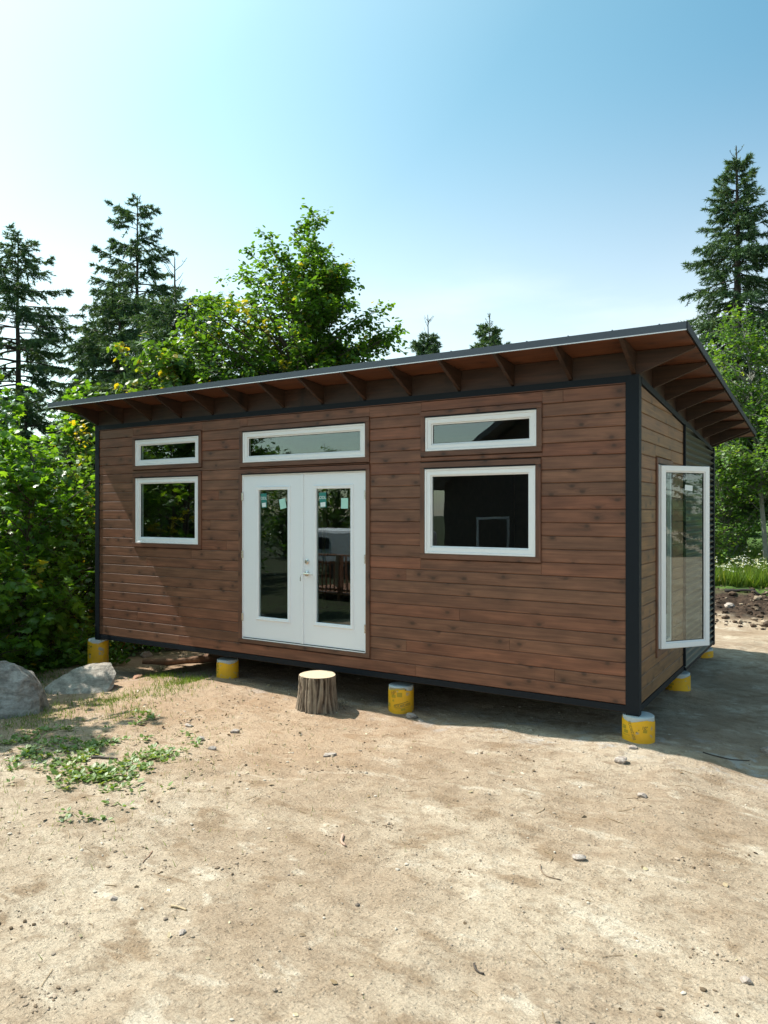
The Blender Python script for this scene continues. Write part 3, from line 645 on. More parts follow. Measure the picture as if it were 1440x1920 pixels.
# sash and pane share one level below the window: meshes placed with the swing applied
bpy.data.objects.remove(sa)
Rm = Matrix.Translation((CAS[0] + .022, -.022, 0)) @ Matrix.Rotation(rad(-37.5), 4, 'Z')
SW = .635; sz0, sz1 = CAS[2] + .008, CAS[3] - .012
def swung(mb, name, mat):
    o = mb.build(name, mat, e); o.matrix_local = Rm; return o
mb = MB(); mb.ring(0, SW, sz0, sz1, .058, -.024, .024, .004); mb.ring(.058, SW - .058, sz0 + .058, sz1 - .058, .012, -.014, .016, .003); swung(mb, 'sash', M['white'])
swung(MB().box(.066, SW - .066, -.002, .002, sz0 + .066, sz1 - .066), 'glass_pane', M['glass'])
swung(MB().ring(.068, SW - .068, sz0 + .068, sz1 - .068, .006, -.008, .008), 'gasket', M['gasket'])
swung(MB().prism([(.325, sz1 - .195), (.425, sz1 - .205), (.422, sz1 - .262), (.322, sz1 - .252)], 'y', -.0040, -.0028), 'sticker', M['paper'])
swung(MB().box(.10, .42, .026, .032, sz0 - .012, sz0 - .004), 'stay_arm', M['nickel'])

# ------------------------------------------------------------------ piers
def yellow_mat():
    m, t, b = new_mat('yellow_form_tube'); K = t.links.new
    tc = N_(t, 'ShaderNodeTexCoord'); oi = N_(t, 'ShaderNodeObjectInfo')
    ad = N_(t, 'ShaderNodeVectorMath', operation='ADD'); cb = N_(t, 'ShaderNodeCombineXYZ'); q = N_(t, 'ShaderNodeMath', operation='MULTIPLY'); q.inputs[1].default_value = 31
    K(oi.outputs['Random'], q.inputs[0]); K(q.outputs[0], cb.inputs[0]); K(q.outputs[0], cb.inputs[2]); K(tc.outputs['Object'], ad.inputs[0]); K(cb.outputs[0], ad.inputs[1])
    n = N_(t, 'ShaderNodeTexNoise'); n.inputs['Scale'].default_value = 11; n.inputs['Detail'].default_value = 8; n.inputs['Roughness'].default_value = .65; K(ad.outputs[0], n.inputs['Vector'])
    n2 = N_(t, 'ShaderNodeTexNoise'); n2.inputs['Scale'].default_value = 4; n2.inputs['Detail'].default_value = 5; K(ad.outputs[0], n2.inputs['Vector'])
    r1 = ramp(t, [(0.35, (0.66, 0.33, 0.006)), (0.6, (0.80, 0.44, 0.010))]); K(n2.outputs['Fac'], r1.inputs[0])
    r2 = ramp(t, [(0.58, (0, 0, 0)), (0.66, (1, 1, 1))]); K(n.outputs['Fac'], r2.inputs[0])
    mx = N_(t, 'ShaderNodeMix', data_type='RGBA'); mx.inputs[7].default_value = (.34, .31, .24, 1); K(r2.outputs[0], mx.inputs[0]); K(r1.outputs[0], mx.inputs[6]); K(mx.outputs[2], b.inputs['Base Color'])
    b.inputs['Roughness'].default_value = .6
    return m
M['yellow'] = yellow_mat(); M['concrete'] = simple('pale_concrete', (.46, .50, .50), .85, 0, .4, 25, .2); M['cement'] = simple('grey_cement_smear', (.36, .35, .32), .9, 0, .4, 25, .25)
def bent_print(parent, R_, parts):
    """marks printed on the tube: list of ('t',text,size)/('r',w,h) with angle, z, tilt, material"""
    for kind, a, b_, ang, z, tilt, mat in parts:
        if kind == 't':
            me = text_mesh(a, b_, .0004); co = np.zeros(len(me.vertices) * 3); me.vertices.foreach_get('co', co); co = co.reshape(-1, 3)
        elif kind == 'w':      # a row of small worn characters, too rubbed to read
            rr_ = random.Random(int(a * 100)); vv_ = []; ff_ = []; u = -a * b_ * .36
            while u < a * b_ * .36:
                w_ = b_ * rr_.choice((.18, .18, .5))
                for q0, q1, h0, h1 in ((0, .16, 0, 1), (.16, w_ / b_, .8, 1) if rr_.random() < .6 else (.16, w_ / b_, .4, .6), (.16, w_ / b_, 0, .18) if rr_.random() < .5 else (w_ / b_ - .1, w_ / b_ + .04, 0, .9)):
                    k = len(vv_); vv_ += [(u + q0 * b_, (h0 - .5) * b_, 0), (u + q1 * b_, (h0 - .5) * b_, 0), (u + q1 * b_, (h1 - .5) * b_, 0), (u + q0 * b_, (h1 - .5) * b_, 0)]; ff_.append((k, k + 1, k + 2, k + 3))
                u += w_ + b_ * .22
            me = bpy.data.meshes.new('print_row'); me.from_pydata(vv_, [], ff_); co = np.array(vv_)
        else:
            nseg = 6; us = np.linspace(-a / 2, a / 2, nseg); co = np.array([(u, s_ * b_ / 2, 0.0) for s_ in (-1, 1) for u in us])
            me = bpy.data.meshes.new('print_mark'); me.from_pydata([tuple(c) for c in co], [], [(i, i + 1, nseg + i + 1, nseg + i) for i in range(nseg - 1)])
        c_, s_ = math.cos(tilt), math.sin(tilt); u = co[:, 0] * c_ - co[:, 1] * s_; vv = co[:, 0] * s_ + co[:, 1] * c_
        th_ = ang + u / R_; rr = R_ + .0012 + co[:, 2]
        V = np.stack([rr * np.sin(th_), -rr * np.cos(th_), z + vv], -1)
        me.vertices.foreach_set('co', V.ravel()); me.update()
        o = link('printed_text' if kind == 't' else 'printed_mark', me, mat, parent)
def pier(x, y, top, label, R_=.148, seed=0, marks=()):
    zb = H(x, y) - .12
    t = thing('concrete_pier', label, 'pier', (x, y, 0), 0, 'yellow tube piers under the cabin')
    r = random.Random(seed); n = 40
    mb = MB(); mb.tube([(0, 0, zb - .1), (0, 0, top - .006), (0, 0, top)], [R_ - .006, R_ - .006, R_ - .014], n); c = mb.build('concrete_core', M['concrete'], t)
    # form tube with torn lower edge and a rough upper rim
    v = []; f = []
    for i in range(n):
        a = 2 * math.pi * i / n; tz = top - .022 - .012 * (1 + math.sin(a * 3 + seed)) - r.uniform(0, .006)
        for rr, zz in ((R_, zb), (R_, tz), (R_ - .004, tz), (R_ - .004, zb)): v.append((rr * math.cos(a), rr * math.sin(a), zz))
    for i in range(n):
        a, b_ = i * 4, ((i + 1) % n) * 4
        f += [(a, b_, b_ + 1, a + 1), (a + 1, b_ + 1, b_ + 2, a + 2), (a + 2, b_ + 2, b_ + 3, a + 3)]
    me = bpy.data.meshes.new('form_tube'); me.from_pydata(v, [], f); me.update(); ft = link('form_tube', me, M['yellow'], t)
    ft['label'] = 'yellow cardboard form tube with worn black print'
    bent_print(ft, R_, marks)
    return t
I_, J_ = simple('rubbed_print', (.20, .145, .03), .8, 0, 0, 120, .4), M['ink_faint']; M['ink_faint'].node_tree.nodes['Principled BSDF']
mk2 = [('t', '10"', .05, -.10, -.150, 0, M['ink']), ('r', .055, .035, -.08, -.185, 0, J_), ('r', .06, .05, .42, -.165, 0, J_), ('r', .20, .006, .15, -.098, .05, J_), ('r', .20, .006, .15, -.110, .05, J_), ('r', .12, .006, .0, -.121, .05, J_),
       ('r', .022, .022, -.10, -.235, .4, J_), ('r', .17, .006, .55, -.262, .25, I_), ('w', 9, .030, .62, -.285, .15, I_), ('r', .16, .005, .62, -.315, .12, J_), ('r', .05, .02, .70, -.33, .1, J_), ('r', .012, .03, -.5, -.30, 0, J_), ('r', .06, .04, -.62, -.29, 0, J_), ('r', .02, .015, .9, -.11, 0, I_)]
mk1 = [('t', '10"', .042, .62, -.125, -.1, M['ink']), ('r', .04, .03, .64, -.155, -.1, J_), ('w', 9, .026, -.18, -.155, -1.25, I_), ('r', .05, .035, -.75, -.135, 0, J_), ('r', .09, .005, -.6, -.205, 0, J_), ('r', .012, .008, .12, -.165, .3, I_), ('r', .012, .01, .25, -.145, .3, J_), ('r', .05, .03, -.6, -.175, 0, J_)]
mk4 = [('r', .13, .008, -.35, -.12, .15, I_), ('w', 9, .03, -.35, -.145, .2, J_), ('r', .13, .008, -.35, -.165, .1, J_), ('r', .04, .02, .2, -.13, .2, I_), ('r', .05, .04, -.4, -.27, 0, J_), ('r', .05, .02, .05, -.245, 0, I_), ('r', .02, .03, -.95, -.33, 0, I_)]
mk3 = [('r', .05, .04, -.35, -.16, 0, J_), ('r', .06, .02, -.3, -.20, 0, J_), ('t', '10"', .04, -.32, -.125, 0, I_), ('r', .05, .03, -.4, -.24, 0, J_)]
pier(-.02, .085, -.033, 'yellow pier at the near right corner, pale concrete rim showing past the black corner post', .150, 1, mk1)
pier(-2.665, .11, -.077, 'tall yellow pier under the front wall, to the right of the tree stump', .146, 2, mk2)
pier(-5.40, .15, -.077, 'scuffed yellow pier under the front wall between the left window and the doors', .146, 3, mk3)
pier(-8.0, .07, -.033, 'tall yellow pier at the far left corner behind the pale flat boulder', .150, 4, mk4)
pier(-.115, 2.48, -.077, 'yellow pier midway along the shaded right side wall', .150, 5, mk3)
pier(-.135, 4.40, -.077, 'farthest yellow pier under the rear right corner, at the shadow edge', .150, 6, [])
pier(-7.9, 4.4, -.04, 'yellow pier under the rear left corner, hidden in shade', .15, 7, [])

# ------------------------------------------------------------------ vegetation builders
def unit(v): return v / np.maximum(np.linalg.norm(v, axis=-1, keepdims=True), 1e-9)
T_OVAL = (np.array([(0, 0, 0), (.34, .32, -.08), (.25, .70, -.08), (0, 1, -.14), (-.25, .70, -.08), (-.34, .32, -.08)]), np.array([(0, 1, 2, 3), (0, 3, 4, 5)]))
_h = [(0, 0), (.22, -.04), (.52, .26), (.30, .38), (.36, .70), (.12, .62), (0, 1.0)]
_o = _h + [(-a, b_) for a, b_ in _h[-2:0:-1]]
T_MAPLE = (np.array([(a, b_, -.16 * abs(a) - .10 * b_ * b_) for a, b_ in _o] + [(0, .42, .02)]), np.array([(len(_o), i, (i + 1) % len(_o)) for i in range(len(_o))]))
T_NEEDLE = (np.array([(-.5, 0, 0), (.5, 0, 0), (0, 1, 0)]), np.array([(0, 1, 2)]))
def scatter(name, pos, ydir, nrm, size, tmpl, tint, width=None):
    tv, tf = tmpl; n = len(pos)
    Yd = unit(ydir); Xd = unit(np.cross(Yd, nrm)); Zd = np.cross(Xd, Yd)
    wd = size if width is None else width
    V = pos[:, None, :] + Xd[:, None, :] * (tv[None, :, 0:1] * wd[:, None, None]) + Yd[:, None, :] * (tv[None, :, 1:2] * size[:, None, None]) + Zd[:, None, :] * (tv[None, :, 2:3] * size[:, None, None])
    k = len(tv); F = (tf[None] + (np.arange(n) * k)[:, None, None]).reshape(-1, tf.shape[1])
    return mesh_np(name, V.reshape(-1, 3), F, np.repeat(tint, len(tf)))
def tubes_np(name, lines, n=5):
    """lines: list of (pts (m,3), radii (m)); one mesh"""
    V, F, base = [], [], 0
    nn = n
    for P, R_ in lines:
        n = nn if np.max(R_) > .022 else 3
        P = np.asarray(P, float); m = len(P); D = unit(np.gradient(P, axis=0)); A = np.cross(D, np.array([.13, .37, .92])); A = unit(A); Bv = np.cross(D, A)
        t = np.arange(n) * 2 * math.pi / n
        ring_ = P[:, None] + (A[:, None] * np.cos(t)[None, :, None] + Bv[:, None] * np.sin(t)[None, :, None]) * np.asarray(R_)[:, None, None]
        V.append(ring_.reshape(-1, 3)); i = np.arange(m - 1)[:, None] * n; k = np.arange(n)[None]; k2 = (k + 1) % n
        F.append((np.stack([i + k, i + k2, i + n + k2, i + n + k], -1).reshape(-1, 4)) + base); base += m * n
    return mesh_np(name, np.concatenate(V), np.concatenate(F), smooth=True)
def leafy(name, label, cat, loc, env, stems=1, tips=90, twigs=5, lpt=12, size=.11, tmpl=T_OVAL, mat='maple', bark='bark', seed=0, group=None, trunk_r=.06, spread=.25, droop=.25, lean=(0, 0), lump=.35, lines_out=True, hot=0.0, minrad=.25, tw_len=.42, side=None):
    """env: list of (height, crown radius). Broadleaf tree: stems, limbs to points in the crown, twigs, leaves."""
    rs = np.random.RandomState(seed); hs = np.array([e[0] for e in env]); er = np.array([e[1] for e in env]); Ht = hs[-1]
    t = thing(name, label, cat, loc, 0, group)
    lines = []; stemP = []
    for s_ in range(stems):
        a = rs.uniform(0, 6.28); so = spread * er.max() * (0 if stems == 1 else rs.uniform(.4, 1)); k = 9; u = np.linspace(0, 1, k)
        top = Ht * (rs.uniform(.78, .97) if stems > 1 else .95)
        P = np.stack([np.cos(a) * so * u ** .8 + lean[0] * u ** 1.3 + np.cumsum(rs.normal(0, .03, k)) * u, np.sin(a) * so * u ** .8 + lean[1] * u ** 1.3 + np.cumsum(rs.normal(0, .03, k)) * u, u * top - .25], -1)
        R_ = trunk_r * (1 - .88 * u) / (1 if stems == 1 else 1.25); R_[0] *= 1.25
        stemP.append(P); lines.append((P, R_))
    LP, LY, LS, LT_ = [], [], [], []
    Ws = er[None].repeat(1, 0)[0]
    hh = np.linspace(hs[0], Ht, 60); rr_ = np.interp(hh, hs, er); cdf = np.cumsum(rr_ ** 1.6 + .02); cdf /= cdf[-1]
    ph = rs.uniform(0, 6.28, 6)
    for i in range(tips):
        z = np.interp(rs.rand(), cdf, hh); a = rs.uniform(0, 6.28); Rr = np.interp(z, hs, er)
        lum = 1 + lump * (math.sin(2 * a + ph[0] + z * 1.1) * .5 + math.sin(3 * a + ph[1] - z * 1.7) * .5 + math.sin(z * 2.9 + ph[2]) * .4)
        if side: lum *= 1 + side[1] * math.cos(a - side[0])
        r_ = Rr * lum * max(minrad, rs.rand() ** .45)
        st = stemP[rs.randint(stems)]; fz = z / Ht
        cx = np.interp(z, st[:, 2], st[:, 0]) * (.6 if stems > 1 else 1); cy = np.interp(z, st[:, 2], st[:, 1]) * (.6 if stems > 1 else 1)
        tip = np.array([cx + r_ * math.cos(a), cy + r_ * math.sin(a), z])
        zb = max(st[0, 2] + .3, z - (.22 + .5 * r_) * rs.uniform(.7, 1.2)); b0 = np.array([np.interp(zb, st[:, 2], st[:, k]) for k in (0, 1)] + [zb])
        mid = (b0 + tip) / 2 + np.array([0, 0, .10 * r_]) + rs.normal(0, .05, 3)
        u = np.linspace(0, 1, 6)[:, None]; P = (1 - u) ** 2 * b0 + 2 * u * (1 - u) * mid + u ** 2 * tip; P[1:-1] += rs.normal(0, .02, (4, 3))
        L_ = np.linalg.norm(tip - b0); rb = min(trunk_r * .5, .008 + .011 * L_); lines.append((P, rb * (1 - .85 * u[:, 0])))
        tone = rs.normal(0, .20); od = unit(tip - b0)
        for k in range(twigs):
            uu = 1 - (k / twigs) * min(.75, .95) * rs.uniform(.8, 1.1); uu = np.clip(uu, .2, 1); q = (1 - uu) ** 2 * b0 + 2 * uu * (1 - uu) * mid + uu ** 2 * tip
            d = unit(od * .7 + rs.normal(0, .55, 3) + np.array([0, 0, .25])); ln = tw_len * rs.uniform(.5, 1.25)
            e_ = q + d * ln + np.array([0, 0, -droop * ln * .5]); lines.append((np.stack([q, (q + e_) / 2 + [0, 0, .03], e_]), [.0065, .0045, .0025]))
            n_ = max(3, int(lpt * rs.uniform(.7, 1.3))); s_ = rs.rand(n_) ** .7
            pos = q + (e_ - q) * s_[:, None] + rs.normal(0, .05 * tw_len / .42 + .012, (n_, 3))
            sd = np.cross(d, [0, 0, 1]); sd = unit(sd) * rs.choice([-1, 1], n_)[:, None]
            yd = d * .5 + sd * rs.uniform(.3, 1.1, (n_, 1)) + np.array([0, 0, -droop]) + rs.normal(0, .3, (n_, 3))
            LP.append(pos); LY.append(yd); LS.append(size * rs.uniform(.55, 1.15, n_)); LT_.append(np.clip(.42 + tone + rs.normal(0, .14, n_) + hot * (rs.rand(n_) < .10) + hot * .5 * (z / Ht) ** 3, 0, 1))
    LP = np.concatenate(LP); n = len(LP); nrm = np.array([0, 0, 1.0]) + rs.normal(0, .42, (n, 3))
    link('trunk', tubes_np('trunk', lines, 6), M[bark], t)
    link('crown', scatter('crown', LP, np.concatenate(LY), nrm, np.concatenate(LS), tmpl, np.concatenate(LT_)), M[mat], t)
    return t
def spruce(name, label, loc, Ht, env, seed=0, group=None, dens=1.0, trunk_r=.14, gap=.12, nl=.085, droop=.30, leader=.6, h0=.5, step=.30, side=None, nper=11, twl=.50, bare=None):
    """env: (height, branch length). Whorled conifer with flat drooping sprays."""
    rs = np.random.RandomState(seed); hs = np.array([e[0] for e in env]); er = np.array([e[1] for e in env])
    t = thing(name, label, 'tree', loc, 0, group)
    k = 14; u = np.linspace(0, 1, k); bx = np.cumsum(rs.normal(0, .015, k)); by = np.cumsum(rs.normal(0, .015, k))
    P = np.stack([bx, by, u * (Ht + .3) - .3], -1); lines = [(P, trunk_r * (1 - u) ** .9 + .010)]
    NP_, ND, NS, NT_ = [], [], [], []
    def needles(a, b_, n, tone, ln):
        if n < 1: return
        s_ = rs.rand(n) ; d = unit((b_ - a)[None])[0]; pos = a + (b_ - a) * s_[:, None]
        ND.append(d * rs.uniform(.5, 1.1, (n, 1)) + rs.normal(0, .55, (n, 3))); NP_.append(pos); NS.append(ln * rs.uniform(.6, 1.25, n)); NT_.append(np.clip(tone + rs.normal(0, .16, n) , 0, 1))
    z = h0
    while z < Ht - leader:
        Rr = np.interp(z, hs, er); nb = rs.randint(5, 9) if Rr > .25 else 5; a0 = rs.uniform(0, 6.28)
        for i in range(nb):
            if rs.rand() < gap: continue
            a = a0 + i * 6.283 / nb + rs.normal(0, .25); L_ = Rr * rs.uniform(.55, 1.2)
            if side: L_ *= 1 + side[1] * math.cos(a - side[0])
            if rs.rand() < .08: L_ *= 1.3
            zb = z + rs.uniform(-.5, .5) * step; cx = np.interp(zb, P[:, 2], P[:, 0]); cy = np.interp(zb, P[:, 2], P[:, 1])
            up = .55 * sms(.55, 1, zb / Ht)            # upper branches rise, lower ones droop
            m = 7; s_ = np.linspace(0, 1, m); rad_ = L_ * s_; dz = L_ * ((up - droop * .3) * s_ - droop * s_ ** 2 * (1 - up) + .42 * droop * s_ ** 4 * 1.0)
            aa = a + rs.normal(0, .07) * s_
            B = np.stack([cx + rad_ * np.cos(aa), cy + rad_ * np.sin(aa), zb + dz], -1); lines.append((B, (.008 + .010 * L_) * (1 - .9 * s_) + .002))
            tone = rs.uniform(.25, .62); nt_ = max(3, int(L_ / .048 * dens))
            needles(B[-2], B[-1], int(nper * 1.6), tone, nl)
            for j in range(nt_):
                q = rs.uniform(.16 if L_ < 1 else .24, 1.0); p = np.array([np.interp(q, s_, B[:, c]) for c in range(3)]); sd = 1 if j % 2 else -1
                out = np.array([math.cos(a), math.sin(a), 0]); lat = np.array([-math.sin(a), math.cos(a), 0]) * sd
                tl = twl * min(1.1, .45 + L_ * .5) * (1.15 - q * .75) * rs.uniform(.6, 1.2)
                e_ = p + (out * .75 + lat * rs.uniform(.35, 1.0)) * tl * .8 + np.array([0, 0, -rs.uniform(.10, .85) * tl + .12 * up])
                if rs.rand() < .25: lines.append((np.stack([p, e_]), [.005, .002]))
                needles(p, e_, int(nper * 2.0 * (tl / .3 + .4)), tone + rs.normal(0, .07), nl)
        z += step * .85 * (.55 + .6 * min(1, Rr / 1.2)) * rs.uniform(.8, 1.2)
    # leading shoot with its ring of bare upright shoots
    top = P[-1]
    for i in range(7 if leader > .3 else 4):
        a = rs.uniform(0, 6.28); zz = top[2] - leader * rs.uniform(.25, 1.0); l_ = leader * rs.uniform(.3, .6); p = np.array([top[0], top[1], zz]); e_ = p + np.array([math.cos(a) * l_ * .62, math.sin(a) * l_ * .62, l_ * .75])
        lines.append((np.stack([p, (p + e_) / 2 + [math.cos(a) * .02, math.sin(a) * .02, -.02], e_]), [.011, .008, .005])); needles(p, e_, int(nper * (0.5 if bare else 1.3)), .4, nl * .6)
    needles(top - [0, 0, leader], top, int(nper * (0.6 if bare else 3)), .4, nl * .6)
    link('trunk', tubes_np('trunk', lines, 6), M['spruce_bark'], t)
    pos = np.concatenate(NP_); n = len(pos); S_ = np.concatenate(NS)
    link('crown', scatter('crown', pos, np.concatenate(ND), rs.normal(0, 1, (n, 3)), S_, T_NEEDLE, np.concatenate(NT_), S_ * .24), M['needle'], t)
    return t
def at(x, y, dz=0): return (x, y, H(x, y) + dz)
# conifers behind, left to right
G1 = 'spruce trees beyond the cabin'
spruce('spruce_tree', 'tall open spruce with a bare dark trunk, standing at the left edge of the view', at(-19.1, 5.7), 11.3, [(0, 2.4), (4, 2.5), (6, 2.3), (8, 1.9), (9.5, 1.35), (10.6, .8), (11.3, .2)], 3, G1, gap=.22, trunk_r=.17, step=.36, nl=.11, leader=.5)
spruce('spruce_tree', 'slender tall spruce left of centre with the highest tip on the left side', at(-19.4, 10.2), 14.0, [(3, 3.0), (8, 2.8), (9.5, 2.3), (10.3, 1.7), (11.8, 1.2), (12.8, .85), (13.6, .45), (14, .12)], 8, G1, gap=.28, trunk_r=.16, step=.38, nl=.13, leader=.5, h0=4)
spruce('spruce_tree', 'dense dark green spruce below the slender tall spruce', at(-15.0, 5.9), 9.3, [(0, 2.4), (3, 2.3), (5, 2.0), (6.8, 1.5), (8.1, .8), (8.9, .15)], 13, G1, gap=.0, dens=1.2, h0=2.4, step=.24, nl=.10, leader=.35, trunk_r=.15)
spruce('spruce_tree', 'dense dark spruce with a bare spiky leading shoot, left of the big maple', at(-12.1, 5.3), 9.2, [(0, 2.1), (4, 2.0), (5.8, 1.75), (6.9, 1.35), (7.7, .9), (8.2, .5), (9.2, .1)], 17, G1, gap=.0, dens=1.25, h0=4.0, step=.24, nl=.095, leader=1.05, bare=True, trunk_r=.13)
spruce('spruce_tree', 'thin spruce half hidden between the left edge spruce and the dense dark spruce', at(-20.4, 9.4), 7.4, [(0, 1.6), (4, 1.2), (6, .8), (7.4, .15)], 21, G1, gap=.25, step=.36, nl=.12, leader=.4)
spruce('spruce_tree', 'low leaning spruce behind the left corner of the roof', at(-16.5, 7.8), 5.6, [(0, 1.9), (3, 1.6), (4.6, .9), (5.6, .2)], 22, G1, gap=.12, step=.3, nl=.11, leader=.3)
spruce('spruce_tree', 'small spruce tip showing over the middle of the roof, nearer the maple', at(-12.7, 19.1), 10.4, [(5, 1.5), (8, .85), (9.3, .5), (10.4, .12)], 25, G1, gap=.05, step=.26, nl=.13, leader=.9, h0=4.5, bare=True)
spruce('spruce_tree', 'bushy spruce tip showing over the roof right of the small bare tip', at(-9.8, 18.6), 9.9, [(5, 1.9), (7.6, .95), (8.8, .6), (9.9, .12)], 26, G1, gap=.1, dens=1.3, step=.28, nl=.13, leader=.5, h0=4.5)
spruce('spruce_tree', 'large tall spruce towering behind the right end of the cabin', at(-.95, 15.6), 11.55, [(0, 2.4), (4, 2.3), (5.5, 1.9), (6.6, 1.85), (7.6, 1.35), (8.6, 1.15), (9.6, .8), (10.6, .45), (11.55, .10)], 31, G1, gap=.05, dens=1.05, trunk_r=.24, step=.27, nl=.105, leader=.55, h0=1.6, nper=12)
spruce('spruce_tree', 'spruce just outside the right edge, its branch tips entering the picture', at(2.0, 17.2), 10.4, [(0, 2.0), (5, 1.8), (7.5, 1.3), (9.2, .7), (10.4, .1)], 33, G1, gap=.1, step=.34, nl=.12, dens=.75, h0=4)
spruce('spruce_tree', 'low dark spruce filling the gap between the left edge spruce and the young maples', at(-17.0, 4.6), 6.3, [(0, 2.0), (3, 1.8), (5, 1.1), (6.3, .2)], 23, G1, gap=.06, step=.3, nl=.11, leader=.3, h0=2)
# broadleaf trees
leafy('maple_tree', 'big many-stemmed maple with a full green crown rising behind the cabin roof', 'tree', at(-9.0, 6.6), [(2.2, 1.6), (4, 2.5), (5.4, 2.6), (6.5, 2.25), (7.5, 1.7), (8.4, 1.25), (9.0, .7), (9.5, .25)], 6, 520, 7, 19, .125, T_OVAL, 'maple', 'bark', 41, None, .10, .30, .35, hot=.25, lump=.34, side=(rad(212), .26))
leafy('maple_tree', 'bright green maple sapling crown left of the big maple, behind the roof', 'tree', at(-9.9, 4.7), [(2, 1.3), (4.5, 1.55), (5.8, 1.25), (7.0, .7), (7.6, .15)], 3, 170, 7, 14, .125, T_OVAL, 'young', 'bark', 42, None, .06, .3, .3, hot=.2, lump=.4)
leafy('young_tree', 'young broadleaf tree with yellowing drooping leaves above the left part of the roof', 'tree', at(-10.4, 3.5), [(2, 1.3), (4.4, 1.6), (5.4, 1.2), (6.2, .6), (6.6, .1)], 3, 110, 6, 12, .16, T_OVAL, 'young', 'bark', 43, None, .05, .3, .7, hot=.5, lump=.5)
leafy('maple_tree', 'low dark maple to the right of the big maple, its crown just above the roof', 'tree', at(-8.0, 7.7), [(1, 1.0), (4, 1.1), (5.2, .8), (5.8, .45), (6.2, .15)], 3, 170, 6, 13, .125, T_OVAL, 'maple', 'bark', 44, None, .06, .35, .35, side=(-.2, .3), lump=.45)
# undergrowth wall at the left
G2 = 'young maples crowding the left side of the cabin'
YL = [(-10.3, .1, 4.3, 1.5, 'young maple with large lobed leaves in front of the left edge spruce'), (-10.9, 1.9, 4.4, 1.2, 'young maple with yellow-tinged leaves close against the left corner of the cabin'),
      (-9.6, -1.6, 3.9, 1.3, 'large-leaved young maple nearest the camera at the left edge'), (-12.5, .6, 5.9, 1.6, 'leafy young maple in the second row behind the left bushes'), (-13.0, 3.2, 5.9, 1.6, 'dim young maple behind the yellow-tinged one')]
for i, (x, y, h, r_, lb) in enumerate(YL):
    leafy('young_maple', lb, 'tree', at(x, y), [(.3, r_ * .75), (h * .45, r_), (h * .75, r_ * .8), (h * .93, r_ * .5), (h, .25)], 4, 120, 5, 10, .155 if i != 1 else .12, T_MAPLE if i != 1 else T_OVAL, 'young' if i == 1 else 'bush', 'bark', 50 + i, G2, .035, .3, .45, hot=.28 if i == 1 else .12, lump=.6)
# taller ones out of the frame to the left: they throw the dappled shade on the rocks
for i, (x, y, h, r_, lb) in enumerate([(-9.5, -3.0, 6.3, 1.15, 'tall maple left of the frame that shades the grey boulder'), (-13.8, -2.4, 6.8, 1.3, 'tall maple left of the frame behind the boulders'), (-11.0, -6.4, 5.6, 1.2, 'maple far left of the frame beside the weeds')]):
    leafy('maple_tree', lb, 'tree', at(x, y), [(h * .48, r_ * .7), (h * .65, r_), (h * .85, r_ * .7), (h, .1)], 3, 46, 5, 9, .15, T_MAPLE, 'maple', 'bark', 60 + i, 'maples out of view to the left', .06, .3, .4, lump=.5)
# low ferny growth under them
def undergrowth(name, label, cat, pts, n, size, hh, mat, seed, tmpl=T_OVAL, kind='stuff', up=.5, hot=0):
    rs = np.random.RandomState(seed); k = rs.randint(0, len(pts), n); P = np.array(pts)[k]
    a = rs.uniform(0, 6.28, n); r_ = P[:, 2] * np.sqrt(rs.rand(n)); x = P[:, 0] + r_ * np.cos(a); y = P[:, 1] + r_ * np.sin(a)
    z = hgt(x, y) + rs.rand(n) ** 1.5 * hh * (1.1 - r_ / P[:, 2]) + .01
    yd = np.stack([rs.normal(0, 1, n), rs.normal(0, 1, n), rs.normal(up, .4, n)], -1); nr = np.stack([rs.normal(0, .5, n), rs.normal(0, .5, n), np.ones(n)], -1)
    me = scatter(name, np.stack([x, y, z], -1), yd, nr, size * rs.uniform(.5, 1.2, n), tmpl, np.clip(rs.normal(.45, .2, n) + hot * (rs.rand(n) < .15), 0, 1))
    o = link(name, me, M[mat]); tag(o, label, cat, None, kind); return o
und = [(-9.2 - .5 * i + .3 * (i % 3), -2.6 + .85 * i * .8, .8) for i in range(9)] + [(-8.9, .6, .55), (-9.3, -.6, .8), (-8.6, -1.6, .5), (-9.9, 1.8, .9), (-10.8, 3.6, .9), (-9.6, -3.4, .8), (-12, 5.0, 1.2), (-13.5, 4, 1.2)]
undergrowth('undergrowth', 'dark leafy undergrowth on the bank left of the cabin', 'undergrowth', und, 6500, .11, .65, 'maple', 71)
# right-hand side
leafy('young_aspen', 'slim young aspen with a thin leaning pale trunk at the right edge', 'tree', at(-.05, 13.3), [(1.9, .5), (3.0, 1.1), (4.6, 1.15), (5.6, .8), (6.4, .35), (6.8, .1)], 1, 150, 6, 12, .095, T_OVAL, 'aspen', 'bark_pale', 81, None, .075, 0, .35, lean=(-.55, 0), lump=.35, hot=.2)
leafy('young_aspen', 'leafy aspen with bright leaves cut by the right edge of the view', 'tree', at(1.1, 11.4), [(1.6, .8), (3.5, 1.05), (4.6, 1.05), (5.6, .7), (6.4, .2)], 2, 110, 6, 12, .115, T_OVAL, 'young', 'bark_pale', 82, None, .05, .3, .3, hot=.15, lump=.4)
leafy('birch_tree', 'green broadleaf tree filling the gap behind the rear corner of the cabin', 'tree', at(-1.05, 14.3), [(.6, 1.2), (2.5, 1.35), (3.8, 1.2), (4.8, .7), (5.5, .1)], 3, 150, 6, 12, .10, T_OVAL, 'aspen', 'bark_pale', 83, None, .05, .3, .3, lump=.3)
